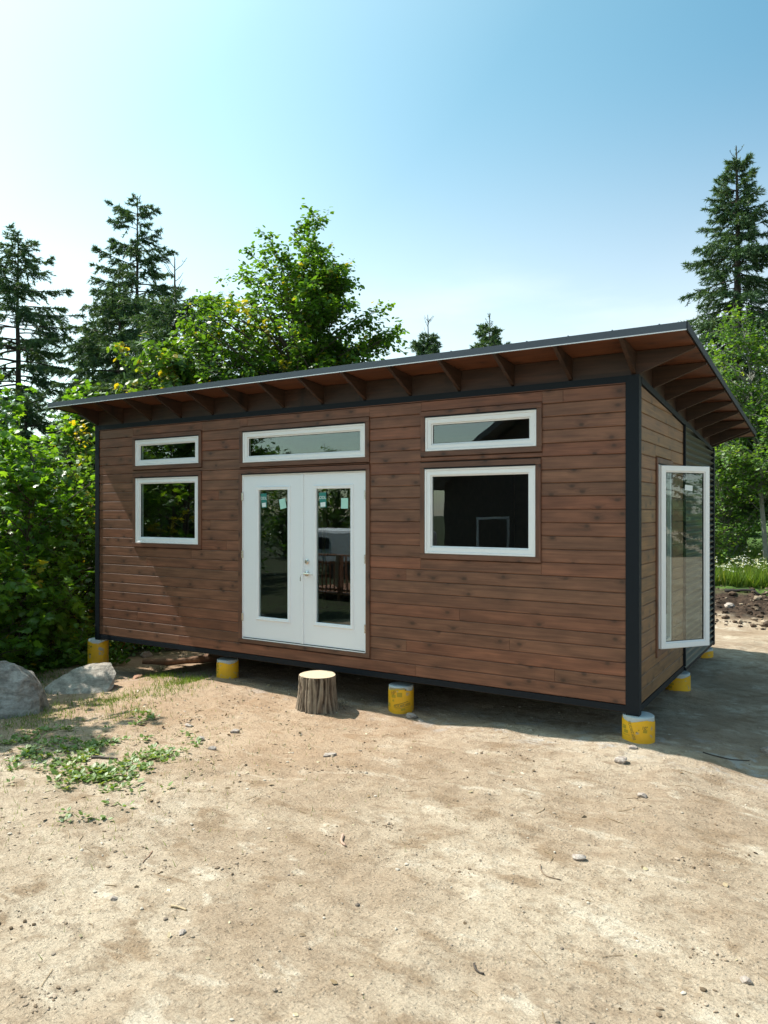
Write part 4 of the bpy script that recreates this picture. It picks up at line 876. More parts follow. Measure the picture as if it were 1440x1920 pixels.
leafy('birch_tree', 'shaded broadleaf tree standing in front of the lawn, right background', 'tree', at(-1.6, 20.0), [(1.6, 1.6), (4.2, 2.2), (6.5, 1.7), (7.8, .3)], 3, 130, 6, 12, .13, T_OVAL, 'maple', 'bark', 84, None, .08, .3, .3, lump=.3)
bush = leafy('shrub', 'low feathery green shrub at the edge of the meadow by the spruce trunk', 'shrub', at(-1.35, 12.9), [(.1, .6), (.6, .75), (1.15, .5), (1.5, .1)], 4, 60, 5, 12, .075, T_OVAL, 'aspen', 'bark', 85, None, .02, .3, .3)
# background wood, built once per kind and copied
bgA = leafy('background_tree', 'broadleaf tree of the wood far behind the cabin', 'tree', at(-24, 18), [(1, 2.4), (5, 3.2), (8, 2.6), (10, 1.2), (11, .2)], 3, 130, 6, 9, .26, T_OVAL, 'maple', 'bark', 90, 'trees of the distant wood', .14, .3, .3, tw_len=.8)
bgB = spruce('background_tree', 'spruce of the wood far behind the cabin', at(-27, 14), 12, [(0, 2.3), (6, 1.7), (10, .7), (12, .1)], 91, 'trees of the distant wood', step=.55, nl=.26, dens=.45, nper=5, twl=.8)
rb = random.Random(5)
spots = [(-23, 4), (-27, 8), (-22, 13), (-31, 11), (-17, 14), (-29, 19), (-24, 24), (-18, 26), (-34, 16), (-20, -1), (-25, 1), (-19.5, 1.2), (-5, 30), (-10, 33), (1, 34), (5, 31), (9, 34), (-2.5, 27), (4, 24), (8, 20), (7, 26), (-15, 32), (12, 26), (34, 3), (40, 12), (36, -6), (44, 0), (38, 22), (30, 30), (46, -14), (50, 8)]
for i, (x, y) in enumerate(spots):
    src = (bgA, bgB)[i % 2 if i not in (9, 10, 11) else 0]; c = copy_tree(src); s_ = rb.uniform(.62, .95) * (1 if y < 20 else .8)
    c.location = at(x, y, -.1); c.rotation_euler = (0, 0, rb.uniform(0, 6.28)); c.scale = (s_, s_, s_ * rb.uniform(.85, 1.05))
    c['group'] = 'trees of the distant wood, ' + ('left' if x < -8 else 'right')
    c['label'] = ('broadleaf tree', 'spruce')[0 if src is bgA else 1] + (' in the distant wood behind the left side of the cabin' if x < -8 else ' in the distant wood behind the right side of the cabin')
# trees behind the camera, seen mirrored in the glass
for i, (x, y, s_) in enumerate([(-19, -14, .62), (-23, -18, .8), (-17.5, -19, .55), (-27, -13, .8), (-17.6, -8, .55), (-31, -20, .85), (-18.5, -10.5, .7), (-23, -9, .8), (2, -30, .6), (10, -26, .7), (-38, -26, .9), (-30, -31, .6), (-20, -27, .6)]):
    c = copy_tree((bgA, bgB)[1 if i in (3, 8) else 0]); c.location = at(x, y, -.1); c.rotation_euler = (0, 0, rb.uniform(0, 6.28)); c.scale = (s_, s_, s_)
    c['label'] = 'tree behind the viewpoint, mirrored in the cabin windows'; c['group'] = 'trees mirrored in the glass'

# ------------------------------------------------------------------ meadow, weeds, grass
def blades(name, label, cat, x, y, h, wd, seed, mat='grass'):
    rs = np.random.RandomState(seed); n = len(x); z = hgt(x, y) - .01
    yd = np.stack([rs.normal(0, .35, n), rs.normal(0, .35, n), np.ones(n)], -1)
    me = scatter(name, np.stack([x, y, z], -1), yd, rs.normal(0, 1, (n, 3)), h * rs.uniform(.5, 1.2, n), T_NEEDLE, np.clip(rs.normal(.5, .22, n), 0, 1), np.full(n, wd))
    o = link(name, me, M[mat]); tag(o, label, cat, None, 'stuff'); return o
rs = np.random.RandomState(5)
n = 16000; x = rs.uniform(-3.0, 2.6, n); y = 10.9 + rs.rand(n) ** 1.6 * 6.5
blades('meadow_grass', 'tall bright meadow grass behind the dark soil heap', 'grass', x, y, .48, .022, 6)
n = 520; x = rs.uniform(-2.6, 2.4, n); y = rs.uniform(11.2, 13.6, n); keep = (vnoise(x, y, .9, 5) > -.12); x, y = x[keep], y[keep]; zz = hgt(x, y) + rs.uniform(.28, .55, len(x))
def heads(name, label, x, y, z, r_, mat, seed):
    rs = np.random.RandomState(seed); k = 7; X_ = np.repeat(x, k) + rs.normal(0, r_ * .55, len(x) * k); Y_ = np.repeat(y, k) + rs.normal(0, r_ * .55, len(x) * k); Z_ = np.repeat(z, k) + rs.normal(0, r_ * .22, len(x) * k); n = len(X_)
    me = scatter(name, np.stack([X_, Y_, Z_], -1), rs.normal(0, 1, (n, 3)) * [1, 1, .2], np.array([0, 0, 1.]) + rs.normal(0, .3, (n, 3)), np.full(n, r_ * .8), T_OVAL, rs.rand(n))
    tag(link(name, me, M[mat]), label, 'wildflowers', None, 'stuff')
heads('white_wildflowers', 'scatter of white wildflower heads in the meadow grass', x, y, zz, .05, 'petal', 7)
n = 26; x = rs.uniform(.15, .9, n); y = rs.uniform(11.6, 12.5, n); heads('yellow_wildflowers', 'few yellow wildflowers at the right edge of the meadow', x, y, hgt(x, y) + .4, .05, 'petal_y', 8)
# broad leaved weeds in the left foreground: rosettes
def rosettes(name, label, cx, cy, per, size, seed, mat='weed', up=.55):
    rs = np.random.RandomState(seed); n = len(cx) * per; X_ = np.repeat(cx, per); Y_ = np.repeat(cy, per); a = rs.uniform(0, 6.28, n)
    X_ = X_ + np.cos(a) * .025; Y_ = Y_ + np.sin(a) * .025; Z_ = hgt(X_, Y_) + rs.uniform(.0, .03, n)
    el = rs.uniform(.1, up * 2, n); yd = np.stack([np.cos(a), np.sin(a), el], -1); nr = np.stack([-np.cos(a) * el, -np.sin(a) * el, np.ones(n)], -1) + rs.normal(0, .25, (n, 3))
    me = scatter(name, np.stack([X_, Y_, Z_], -1), yd, nr, size * rs.uniform(.5, 1.25, n), T_OVAL, np.clip(rs.normal(.5, .22, n), 0, 1))
    tag(link(name, me, M[mat]), label, 'weeds', None, 'stuff')
def blobs(centres, n, seed):
    rs = np.random.RandomState(seed); c = np.array(centres); k = rs.choice(len(c), n, p=c[:, 3] / c[:, 3].sum()); r_ = rs.normal(0, .5, (n, 2)) * c[k, 2:3]
    return c[k, 0] + r_[:, 0], c[k, 1] + r_[:, 1]
bx_, by_ = blobs([(-3.95, -2.95, .62, 5), (-3.6, -3.1, .35, 3), (-4.4, -2.75, .4, 3), (-4.9, -3.1, .5, 4), (-5.4, -2.6, .6, 3), (-4.6, -3.9, .4, 1.2), (-3.9, -2.2, .35, 1.2), (-3.6, -2.55, .25, .8), (-5.3, -4.0, .8, 2), (-6.3, -3.4, .9, 3), (-4.9, -1.7, .3, .7), (-3.0, -3.6, .25, .2)], 720, 12)
rosettes('weed_leaves', 'low broadleaf weeds on the dirt in the left foreground', *(lambda k: (bx_[k], by_[k]))(vnoise(bx_, by_, 4.2, 3) > -.06), 6, .050, 13)
bx_, by_ = blobs([(-6.0, -1.3, .45, 3), (-5.6, -.7, .5, 2), (-5.9, -.15, .35, 3), (-6.5, .05, .3, 2), (-5.2, -1.6, .3, 1), (-6.4, -2.0, .5, 2), (-5.9, -2.3, .5, 2), (-7.6, -1.7, .7, 3), (-8.3, -.6, .5, 2), (-7.4, -3, .8, 3)], 5200, 14)
blades('grass_tufts', 'thin yellow-green grass tufts around the two boulders', 'grass', bx_, by_, .085, .007, 15)
n = 1400; rs = np.random.RandomState(30); xx = rs.normal(-4.3, 1.3, n); yy = rs.normal(-2.9, 1.0, n)
blades('grass_sprigs', 'sparse grass sprigs among the weeds', 'grass', xx, yy, .06, .006, 16)
# fallen leaf litter and wood scraps
rs = np.random.RandomState(31); n = 900; xx = np.concatenate([rs.normal(-4.6, 1.2, n), rs.uniform(-6, 3, 300)]); yy = np.concatenate([rs.normal(-2.2, 1.3, n), rs.uniform(-6.6, -.4, 300)]); n = len(xx)
me = scatter('leaf_litter', np.stack([xx, yy, hgt(xx, yy) + .006], -1), rs.normal(0, 1, (n, 3)) * [1, 1, .25], np.array([0, 0, 1.]) + rs.normal(0, .35, (n, 3)), rs.uniform(.015, .05, n), T_OVAL, rs.rand(n))
M['litter'] = leaf_mat('dry_litter', [(0, (0.10, 0.065, 0.035)), (.5, (0.26, 0.18, 0.10)), (1, (0.38, 0.33, 0.20))], 0)
tag(link('leaf_litter', me, M['litter']), 'dry leaf scraps scattered over the dirt', 'litter', None, 'stuff')
# thin straws and rootlets
rs = np.random.RandomState(33); ln_ = []
for i in range(110):
    x, y = rs.uniform(-6, 3), rs.uniform(-6.6, -.3); a = rs.uniform(0, 6.28); L_ = rs.uniform(.05, .22); s_ = np.linspace(0, 1, 5); aa = a + s_ * rs.normal(0, .7)
    px_ = x + np.cumsum(np.cos(aa)) * L_ / 5; py_ = y + np.cumsum(np.sin(aa)) * L_ / 5; ln_.append((np.stack([px_, py_, hgt(px_, py_) + .004], -1), np.full(5, rs.uniform(.0012, .0028))))
tag(link('straw_bits', tubes_np('straw_bits', ln_, 4), M['litter_tube'] if 'litter_tube' in M else simple('dry_straw', (.30, .21, .12), .9, 0, 0, 30, .4)), 'thin dry straws and rootlets lying on the dirt', 'litter', None, 'stuff')
# gravel
def ico():
    bm = bmesh.new(); bmesh.ops.create_icosphere(bm, subdivisions=1, radius=1); v = np.array([tuple(q.co) for q in bm.verts]); f = np.array([[q.index for q in fc.verts] for fc in bm.faces]); bm.free(); return v, f
IV, IF = ico()
def gravel(name, label, x, y, s, seed, mat):
    rs = np.random.RandomState(seed); n = len(x); k = len(IV); sc = s[:, None, None] * rs.uniform(.55, 1.3, (n, 1, 3)) * np.array([1, 1, .6]); V = IV[None] * sc * rs.uniform(.8, 1.2, (n, k, 1)); a = rs.uniform(0, 6.28, n); c_, s_ = np.cos(a)[:, None], np.sin(a)[:, None]
    X_ = V[..., 0] * c_ - V[..., 1] * s_ + x[:, None]; Y_ = V[..., 0] * s_ + V[..., 1] * c_ + y[:, None]; Z_ = V[..., 2] + (hgt(x, y) + s * .22)[:, None]
    F = (IF[None] + (np.arange(n) * k)[:, None, None]).reshape(-1, 3); me = mesh_np(name, np.stack([X_, Y_, Z_], -1).reshape(-1, 3), F, np.repeat(rs.rand(n), len(IF)))
    tag(link(name, me, mat), label, 'gravel', None, 'stuff')
M['gravel'] = leaf_mat('gravel_stone', [(0, (0.16, 0.125, 0.10)), (.5, (0.34, 0.27, 0.20)), (1, (0.52, 0.46, 0.38))], 0, .85, .2)
rs = np.random.RandomState(35); n = 8500; x = rs.uniform(-7, 3.6, n); y = rs.uniform(-6.8, 1.5, n); k = vnoise(x, y, .8, 6) + .35 * rs.rand(n) > 0
gravel('gravel', 'small gravel and crumbs scattered over the dirt yard', x[k], y[k], (.0028 + .0135 * rs.rand(n) ** 9)[k], 36, M['gravel'])
cl = [(rs.uniform(-5.2, 2.8), rs.uniform(-6.2, -.6), rs.uniform(.05, .16)) for _ in range(75)]; k = rs.randint(0, len(cl), 1600); cl = np.array(cl)
x = cl[k, 0] + rs.normal(0, 1, 1600) * cl[k, 2] * 1.2; y = cl[k, 1] + rs.normal(0, 1, 1600) * cl[k, 2] * .7
gravel('dirt_crumbs', 'little clusters of darker broken crust and crumbs on the dirt yard', x, y, .004 + .012 * rs.rand(1600) ** 4, 38, leaf_mat('crumb', [(0, (.12, .085, .055)), (.6, (.24, .175, .12)), (1, (.42, .33, .25))], 0, .95, .1))
n = 900; x = rs.uniform(-3, 2.4, n); y = rs.uniform(8.4, 11, n); gravel('soil_clods', 'clods of dark and pale soil on the heap behind the cabin', x, y, .02 + .06 * rs.rand(n) ** 3, 37, leaf_mat('clod', [(0, (.03, .02, .015)), (.7, (.09, .06, .04)), (1, (.36, .28, .2))], 0, .9, .2))

# ------------------------------------------------------------------ stones, boulders
def rock_mat(name, c1, c2, c3, sc=4, bd=.03):
    m, t, b = new_mat(name); K = t.links.new; tc = N_(t, 'ShaderNodeTexCoord')
    mp = N_(t, 'ShaderNodeMapping'); mp.inputs['Scale'].default_value = (1, 1, 3.2); mp.inputs['Rotation'].default_value = (.5, .3, 0); K(tc.outputs['Object'], mp.inputs[0])
    n1 = N_(t, 'ShaderNodeTexNoise'); n1.inputs['Scale'].default_value = sc; n1.inputs['Detail'].default_value = 9; n1.inputs['Roughness'].default_value = .65; n1.inputs['Distortion'].default_value = .5; K(mp.outputs[0], n1.inputs['Vector'])
    n2 = N_(t, 'ShaderNodeTexNoise'); n2.inputs['Scale'].default_value = sc * 6; n2.inputs['Detail'].default_value = 6; n2.inputs['Roughness'].default_value = .7; K(tc.outputs['Object'], n2.inputs['Vector'])
    r = ramp(t, [(.3, c1), (.5, c2), (.72, c3)]); K(n1.outputs['Fac'], r.inputs[0]); mx = N_(t, 'ShaderNodeMix', data_type='RGBA', blend_type='MULTIPLY'); mx.inputs[0].default_value = .6
    r2 = ramp(t, [(.35, (.45, .45, .45)), (.6, (1, 1, 1))]); K(n2.outputs['Fac'], r2.inputs[0]); K(r.outputs[0], mx.inputs[6]); K(r2.outputs[0], mx.inputs[7]); K(mx.outputs[2], b.inputs['Base Color'])
    b.inputs['Roughness'].default_value = .85; ad = N_(t, 'ShaderNodeMath', operation='ADD'); K(n1.outputs['Fac'], ad.inputs[0]); K(n2.outputs['Fac'], ad.inputs[1])
    bp = N_(t, 'ShaderNodeBump'); bp.inputs['Strength'].default_value = .8; bp.inputs['Distance'].default_value = bd; K(ad.outputs[0], bp.inputs['Height']); K(bp.outputs[0], b.inputs['Normal']); return m
M['boulder'] = rock_mat('grey_boulder', (.125, .11, .095), (.33, .30, .265), (.56, .53, .48))
M['slab'] = rock_mat('pale_brown_rock', (.17, .145, .12), (.40, .35, .29), (.60, .54, .46))
M['stone'] = rock_mat('fieldstone', (.20, .16, .14), (.40, .33, .28), (.58, .52, .46), 25, .003)
M['redstone'] = rock_mat('reddish_stone', (.20, .10, .06), (.38, .20, .12), (.48, .28, .18), 25, .003)
def hull(name, label, cat, pts, loc, mat, rough=.02, sub=3, seed=0, group=None, rz=0, f=3.0):
    bm = bmesh.new()
    for p in pts: bm.verts.new(p)
    r = bmesh.ops.convex_hull(bm, input=bm.verts); bmesh.ops.delete(bm, geom=[g_ for g_ in r['geom_unused'] + r['geom_interior'] if isinstance(g_, bmesh.types.BMVert)], context='VERTS')
    bmesh.ops.triangulate(bm, faces=bm.faces)
    for i in range(sub):
        bmesh.ops.subdivide_edges(bm, edges=bm.edges, cuts=1, use_grid_fill=True, smooth=.10 if i == 0 else .03)
    bm.normal_update(); off = Vector((seed * 3.1, seed * 1.7, 0))
    for v in bm.verts: v.co += v.normal * (mn.fractal(v.co * f + off, 1.0, 2.1, 4) * rough * 2.2 + (abs(mn.noise(v.co * f * 1.7 + off)) - .2) * rough)
    me = bpy.data.meshes.new(name); bm.to_mesh(me); bm.free()
    o = link(name, me, mat); o.location = loc; o.rotation_euler = (0, 0, rz); me.polygons.foreach_set('use_smooth', [True] * len(me.polygons))
    try: me.set_sharp_from_angle(angle=rad(34))
    except Exception: pass
    return tag(o, label, cat, group)
# local axes of the boulders: a = to the right in the picture, d = away
A_ = Vector((.847, .531, 0)); D_ = Vector((-.531, .847, 0))
def loc_pts(l): return [tuple(A_ * a + D_ * d + Vector((0, 0, z))) for a, d, z in l]
hull('boulder', 'big grey boulder cut by the left edge, highest of the two rocks', 'boulder', loc_pts([(-.62, -.1, -.2), (-.5, .1, .55), (-.1, -.02, .62), (.06, .1, .58), (.20, .02, .44), (.30, .05, .30), (.43, .0, -.02), (.40, -.05, -.2), (.1, -.38, -.2), (-.5, -.36, -.15), (.18, -.26, .12), (-.25, -.32, .28), (.35, .45, -.1), (-.1, .6, .3), (-.6, .6, .1), (.1, .5, .4), (-.62, -.2, .3)]), (-6.62, -2.22, H(-6.62, -2.22) - .02), M['boulder'], .02, 4, 2)
hull('boulder', 'pale flat-topped slanting rock beside the leftmost yellow pier', 'boulder', loc_pts([(-.46, -.02, .06), (-.38, .04, .14), (-.14, .24, .27), (.18, .34, .35), (.30, .28, .34), (.42, .16, .22), (.43, .02, .06), (.38, -.10, .02), (.10, -.26, -.06), (-.06, -.28, -.10), (-.30, -.12, -.12), (-.3, .30, -.12), (.3, .40, .0), (.1, .1, -.22), (-.1, .40, .15), (.2, .44, .2)]), (-6.88, -1.05, H(-6.88, -1.05) - .02), M['slab'], .013, 4, 5)
def pebble(x, y, r_, label, mat='stone', fl=.6, seed=0, name='stone', el=1.3):
    rr = random.Random(seed); pts = []
    for i in range(16):
        v = Vector((rr.gauss(0, 1), rr.gauss(0, 1), rr.gauss(0, 1))).normalized(); pts.append((v.x * r_ * el, v.y * r_, v.z * r_ * fl))
    return hull(name, label, 'stone', pts, (x, y, H(x, y) + r_ * fl * .35), M[mat], r_ * .05, 2, seed, 'loose stones on the ground', rr.uniform(0, 3), 2 / r_)
for i, a in enumerate([(-2.39, -1.64, .055, 'flat pale stone lying alone in the sunlit dirt right of centre, below the stump'), (-3.78, -1.91, .045, 'round brown stone, lower left one of the pair of stones left of the stump'),
    (-3.66, -1.55, .045, 'flat reddish stone left of the tree stump, nearest to it'), (-4.25, -1.62, .05, 'flat stone with a dark underside, uppermost of the small cluster left of the stump'), (-3.45, -2.08, .035, 'dark little stone nearest the weeds, below the pair left of the stump'),
    (-.01, -.56, .055, 'wedge-shaped pale stone in the sun just in front of the near corner pier'), (.31, -1.2, .033, 'small dark red-brown stone in the sun, right foreground'), (-1.9, -4.4, .022, 'dark brown pebble alone in the left foreground'),
    (.22, -2.51, .038, 'round pale pebble in a patch of crumbs, centre right'), (1.27, -3.29, .026, 'dark grey pebble near the lower right corner'), (-1.3, -4.44, .02, 'black angular pebble right of the lone brown pebble'),
    (-2.45, -.02, .06, 'grey stone at the foot of the middle yellow pier'), (-2.28, -.10, .035, 'smaller pale stone beside the grey stone by the middle pier'), (-.02, -.17, .04, 'whitish stone half buried at the right foot of the near corner pier')]):
    pebble(a[0], a[1], a[2], a[3], fl=.5 if 'flat' in a[3] else .7, seed=100 + i)
pebble(-7.0, -.06, .11, 'flat orange-brown stone on the grass under the left end of the cabin', 'redstone', .32, 140)
pebble(-9.3, 2.9, .30, 'long brown rock beyond the left end, under the wall edge', 'slab', .55, 141)
pebble(-8.9, 1.75, .10, 'small rounded grey rock in the sunlit dirt under the left end', 'slab', .7, 142)
pebble(-10.2, 3.6, .26, 'whitish flat rock behind the sunlit dirt under the cabin', 'boulder', .45, 143)
pebble(-11.2, 3.9, .34, 'brown rock beside the red-leaved plant seen under the cabin', 'slab', .5, 144)
pebble(-.45, 9.6, .11, 'pale stone lying in the dark soil heap', 'stone', .7, 145)
pebble(1.05, .62, .07, 'dark stone among crumbs in the shade right of the cabin', 'stone', .6, 146)
# red-leaved plant seen under the cabin
undergrowth('red_leaved_plant', 'low plant with orange and red leaves beside the far left pier', 'plant', [(-10.4, 2.9, .42), (-10.9, 3.2, .4)], 620, .13, .55, 'redleaf', 150, T_OVAL, None)
# rotting log under the left part
lx, ly = np.array([-8.35, -7.75, -7.1, -6.6]), np.array([1.2, 1.75, 2.35, 2.85])
mb = MB(); rr = random.Random(4); pts = []; rd = []
for i in range(14):
    q = i / 13; x = lx[0] + (lx[-1] - lx[0]) * q; y = ly[0] + (ly[-1] - ly[0]) * q; pts.append((x, y, H(x, y) + .03 + .05 * q)); rd.append((.05 + .05 * q) * rr.uniform(.85, 1.2))
mb.tube(pts, rd, 12); lg = mb.build('rotting_log', simple('reddish_rotten_bark', (.20, .115, .07), .95, 0, .9, 22, .45)); tag(lg, 'reddish brown rotting log lying in the dirt under the left end of the cabin', 'log')

# ------------------------------------------------------------------ tree stump
def stump(x, y):
    t = thing('tree_stump', 'short cut tree stump with ridged bark and pale sawn top, below the doors', 'stump', (x, y, H(x, y)))
    n = 180; m = 26; hh = .375; v = []; f = []; tn = []; rr = random.Random(9); ph = [rr.uniform(0, 6.28) for _ in range(8)]
    for j in range(m):
        q = j / (m - 1); z = -.05 + (hh + .05) * q
        for i in range(n):
            a = 2 * math.pi * i / n; base = .222 + .05 * (1 - q) ** 2 + .008 * math.sin(2 * a + ph[0]) + .006 * math.sin(3 * a + ph[1])
            c = mn.noise(Vector((math.cos(a) * 3.4, math.sin(a) * 3.4, z * 1.6 + 4))) * 1.0 + .5 * mn.noise(Vector((math.cos(a) * 8.5, math.sin(a) * 8.5, z * 3.5)))
            rid = 1 - abs(math.sin(a * 13 + c * 3.4)) ** .8; r_ = base - .044 * rid * (.6 + .8 * abs(c)) - .010 * abs(mn.noise(Vector((a * 5, z * 22, 1))))
            if j == m - 1: r_ -= .003
            tn.append(min(1, max(0, 1 - rid * (.75 + .5 * abs(c)) + .25 * mn.noise(Vector((a * 9, z * 14, 3))))))
            v.append((r_ * math.cos(a), r_ * math.sin(a), z + (.006 * mn.noise(Vector((math.cos(a) * 4, math.sin(a) * 4, 9))) if j == m - 1 else 0)))
    for j in range(m - 1):
        for i in range(n): f.append((j * n + i, j * n + (i + 1) % n, (j + 1) * n + (i + 1) % n, (j + 1) * n + i))
    me = bpy.data.meshes.new('bark'); me.from_pydata(v, [], f); me.update(); at_ = me.attributes.new('tint', 'FLOAT', 'POINT'); at_.data.foreach_set('value', tn); me.polygons.foreach_set('use_smooth', [True] * len(f))
    # bark: grey-brown ridges, mossy rusty foot
    mt, tt, b = new_mat('ridged_bark'); K = tt.links.new; tc = N_(tt, 'ShaderNodeTexCoord'); mp = N_(tt, 'ShaderNodeMapping'); mp.inputs['Scale'].default_value = (26, 26, 5); K(tc.outputs['Object'], mp.inputs[0])
    nz_ = N_(tt, 'ShaderNodeTexNoise'); nz_.inputs['Scale'].default_value = 1; nz_.inputs['Detail'].default_value = 8; nz_.inputs['Roughness'].default_value = .7; K(mp.outputs[0], nz_.inputs['Vector']); r = ramp(tt, [(.22, (.025, .016, .010)), (.45, (.11, .075, .05)), (.75, (.29, .225, .16))]); av = N_(tt, 'ShaderNodeAttribute', attribute_name='tint'); sm_ = N_(tt, 'ShaderNodeMath', operation='MULTIPLY_ADD'); sm_.inputs[1].default_value = .42; K(av.outputs['Fac'], sm_.inputs[0]); hf = N_(tt, 'ShaderNodeMath', operation='MULTIPLY_ADD'); hf.inputs[1].default_value = .7; hf.inputs[2].default_value = -.06; K(nz_.outputs['Fac'], hf.inputs[0]); K(hf.outputs[0], sm_.inputs[2]); K(sm_.outputs[0], r.inputs[0]); K(r.outputs[0], b.inputs['Base Color'])
    bp = N_(tt, 'ShaderNodeBump'); bp.inputs['Strength'].default_value = .8; bp.inputs['Distance'].default_value = .008; K(nz_.outputs['Fac'], bp.inputs['Height']); K(bp.outputs[0], b.inputs['Normal']); b.inputs['Roughness'].default_value = .95
    link('bark', me, mt, t)
    cv = [(0, 0, hh + .002)]; cf = []; k = 10
    for q in range(1, k + 1):
        for i in range(60):
            a = 2 * math.pi * i / 60; r_ = (.216 + .008 * math.sin(2 * a + ph[0]) + .006 * math.sin(3 * a + ph[1])) * q / k * .985; cv.append((r_ * math.cos(a), r_ * math.sin(a), hh + .002 + .0012 * math.sin(r_ * 90 + a)))
    for i in range(60): cf.append((0, 1 + i, 1 + (i + 1) % 60))
    for q in range(k - 1):
        for i in range(60): a = 1 + q * 60; cf.append((a + i, a + 60 + i, a + 60 + (i + 1) % 60, a + (i + 1) % 60))
    me = bpy.data.meshes.new('sawn_face'); me.from_pydata(cv, [], cf); me.update()
    mt, tt, b = new_mat('sawn_end_grain'); K = tt.links.new; tc = N_(tt, 'ShaderNodeTexCoord'); mp = N_(tt, 'ShaderNodeMapping'); mp.inputs['Location'].default_value = (.02, -.01, 0); K(tc.outputs['Object'], mp.inputs[0])
    wv = N_(tt, 'ShaderNodeTexWave', wave_type='RINGS', rings_direction='Z'); wv.inputs['Scale'].default_value = 28; wv.inputs['Distortion'].default_value = 1.5; wv.inputs['Detail'].default_value = 3; K(mp.outputs[0], wv.inputs['Vector'])
    r = ramp(tt, [(0, (.46, .35, .23)), (1, (.58, .47, .33))]); K(wv.outputs['Fac'], r.inputs[0]); K(r.outputs[0], b.inputs['Base Color']); b.inputs['Roughness'].default_value = .85; link('sawn_face', me, mt, t)
stump(-3.50, -.36)

# ------------------------------------------------------------------ sticks
def stick(x, y, ang, L_, r_, label, col, curl=0, seed=0):
    rr = random.Random(seed); pts = []; rd = []; a = ang; px_, py_ = x, y
    for i in range(9):
        pts.append((px_, py_, H(px_, py_) + r_ * .8)); rd.append(r_ * (1 - .45 * i / 8) * rr.uniform(.85, 1.15)); a += curl / 8 + rr.gauss(0, .12); px_ += math.cos(a) * L_ / 8; py_ += math.sin(a) * L_ / 8
    o = MB().tube(pts, rd, 7).build('stick', simple('stick_wood', col, .9, 0, .4, 40, .3), smooth=True); tag(o, label, 'stick', 'sticks on the ground')
stick(-1.28, -3.0, -1.15, .17, .012, 'pinkish peeled stick lying near the centre of the dirt', (.42, .27, .20), .5, 1)
stick(-1.56, -4.28, .45, .10, .008, 'short straight pale splinter of wood in the left foreground', (.48, .36, .22), .1, 2)
stick(.04, -2.72, -1.3, .24, .006, 'thin dark curled root, centre right of the dirt', (.22, .16, .11), 1.2, 3)
stick(.12, -3.86, -1.3, .09, .007, 'short curved blackish twig in the centre foreground', (.06, .045, .035), 1.1, 4)
stick(-2.22, -3.85, -.9, .17, .004, 'thin reddish twig left foreground above the lone pebble', (.24, .13, .08), .3, 5)
stick(-4.2, -2.85, .55, .26, .014, 'dark stick lying among the broadleaf weeds', (.09, .075, .06), .1, 6)
stick(.55, .1, -.35, .40, .007, 'dark twig in the shade right of the corner pier', (.06, .045, .035), .8, 7)
stick(1.2, -.05, .25, .42, .007, 'long thin twig lying in the shade near the right edge', (.10, .08, .06), -.5, 8)
stick(-.62, 10.4, .05, .75, .045, 'charred black branch on top of the dark soil heap', (.02, .016, .014), .1, 9)

# ------------------------------------------------------------------ neighbour's place behind the viewpoint (seen in the glass)
nb = thing('neighbour_house', 'grey-roofed dark house behind the viewpoint, mirrored in the right windows', 'house', (-7.2, -14.6, H(-7.2, -14.6)), rad(6))
M['roofing'] = simple('grey_shingle_roof', (.13, .13, .135), .9, 0, .3, 30, .3); M['house_wall'] = simple('brown_house_wall', (.075, .06, .05), .85, 0, .1, 10, .2); M['trailer'] = simple('white_trailer_skin', (.80, .80, .83), .5, 0, 0, 5, .03)
MB().box(-2.6, 5.2, -6, 0, -.3, 3.3).build('wall', M['house_wall'], nb)
rf = MB().prism([(-3.1, 3.1), (1.3, 6.1), (5.7, 3.1), (5.7, 3.3), (1.3, 6.34), (-3.1, 3.3)], 'y', -6.4, .55).build('roof', M['roofing'], nb)
MB().prism([(-2.6, 3.3), (5.2, 3.3), (1.3, 5.9)], 'y', -.2, -.02).build('gable', M['house_wall'], nb)
for a in (-1.4, 2.6):
    wn = MB().ring(a, a + 1.2, 1.1, 2.2, .08, .0, -.1).build('window', M['white'], nb); MB().box(a + .05, a + 1.15, -.02, -.012, 1.15, 2.15).build('pane', simple('dark_pane', (.03, .035, .04), .1), wn)
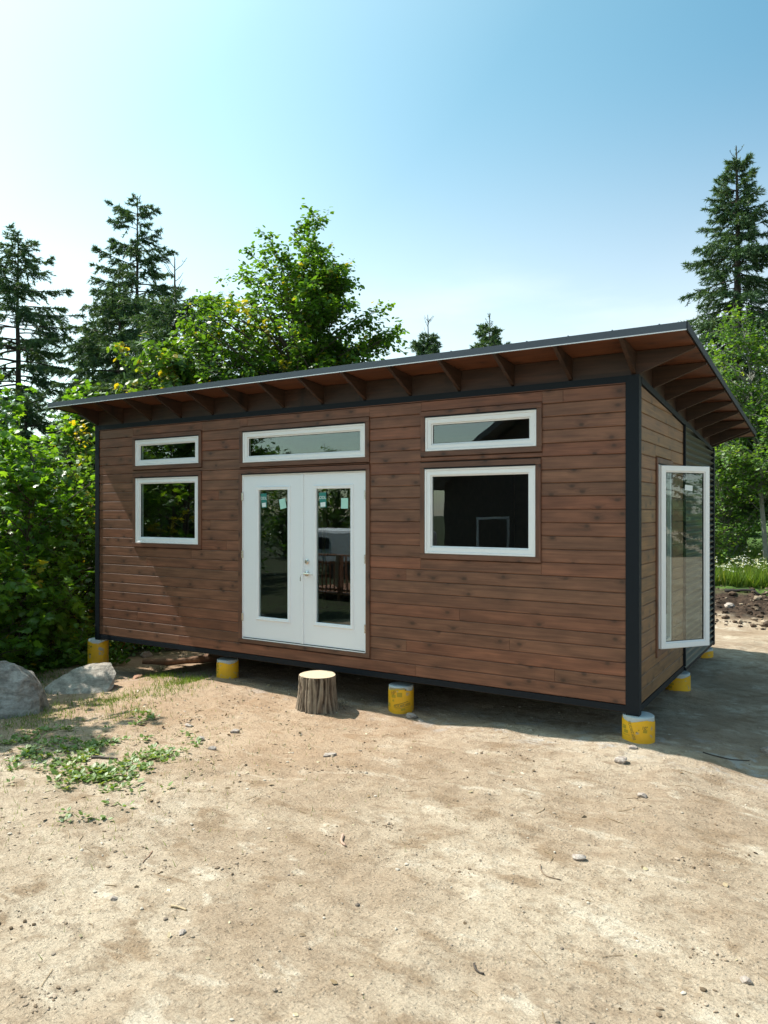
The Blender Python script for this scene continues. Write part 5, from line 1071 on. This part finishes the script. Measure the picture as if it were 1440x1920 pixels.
dk = thing('deck', 'raised wooden deck with a railing behind the viewpoint, mirrored in the right door', 'deck', (-10.4, -9.2, H(-10.4, -9.2) - .45), rad(12))
for i in range(16): MB().box(-1.6, 2.4, -i * .15 - .14, -i * .15, .62, .66).build('deck_board', M['deck_wood'], dk)
for i in range(5): MB().box(-1.6 + i * .97, -1.5 + i * .97, -.1, -.02, -.3, 1.66).build('railing_post', M['deck_wood'], dk)
MB().box(-1.62, 2.42, -.12, .02, 1.661, 1.70).build('handrail', M['deck_wood'], dk); MB().box(-1.6, 2.4, -.009, .03, .72, .78).build('bottom_rail', M['deck_wood'], dk); MB().box(-1.6, 2.4, -.009, .03, 1.46, 1.52).build('top_rail', M['deck_wood'], dk)
for i in range(24): MB().box(-1.55 + i * .165, -1.515 + i * .165, .031, .06, .70, 1.54).build('baluster', M['deck_wood'], dk)
for i, (a, c, cn, gap) in enumerate([(.55, (.62, .27, .17), 'orange', .13), (.35, (.32, .24, .16), 'brown', .15), (.74, (.62, .27, .17), 'orange', .08)]):
    o = MB(); w_ = gap; n_ = 6
    for j in range(n_): o.box(a + w_ * j / n_, a + w_ * (j + .96) / n_, .062 + .01 * (j % 2), .070 + .01 * (j % 2), .85, 1.705)
    lbl = ['orange towel hanging over the deck railing, wider one', 'brown towel hanging over the deck railing', 'narrow orange towel hanging at the end of the deck railing'][i]
    o = o.build('towel', simple('towel_' + cn, c, .95)); o.matrix_world = dk.matrix_basis.copy(); tag(o, lbl, 'towel', 'towels on the deck railing')
tr = thing('camper_trailer', 'low white folded camper trailer parked beyond the deck behind the viewpoint', 'trailer', (-13.6, -14.5, H(-13.6, -14.5)), rad(15))
MB().box(-3, 2.5, -2.2, 0, .45, 1.75).build('body', M['trailer'], tr, bevel=.12); MB().box(-1.8, -.9, .003, .02, 1.05, 1.45).build('window', simple('trailer_pane', (.03, .035, .04), .1), tr)
for xx_ in (-.6, .3): MB().tube([(xx_, -.3, .33), (xx_, .01, .33)], [.33, .33], 20).build('wheel', M['gasket'], tr)
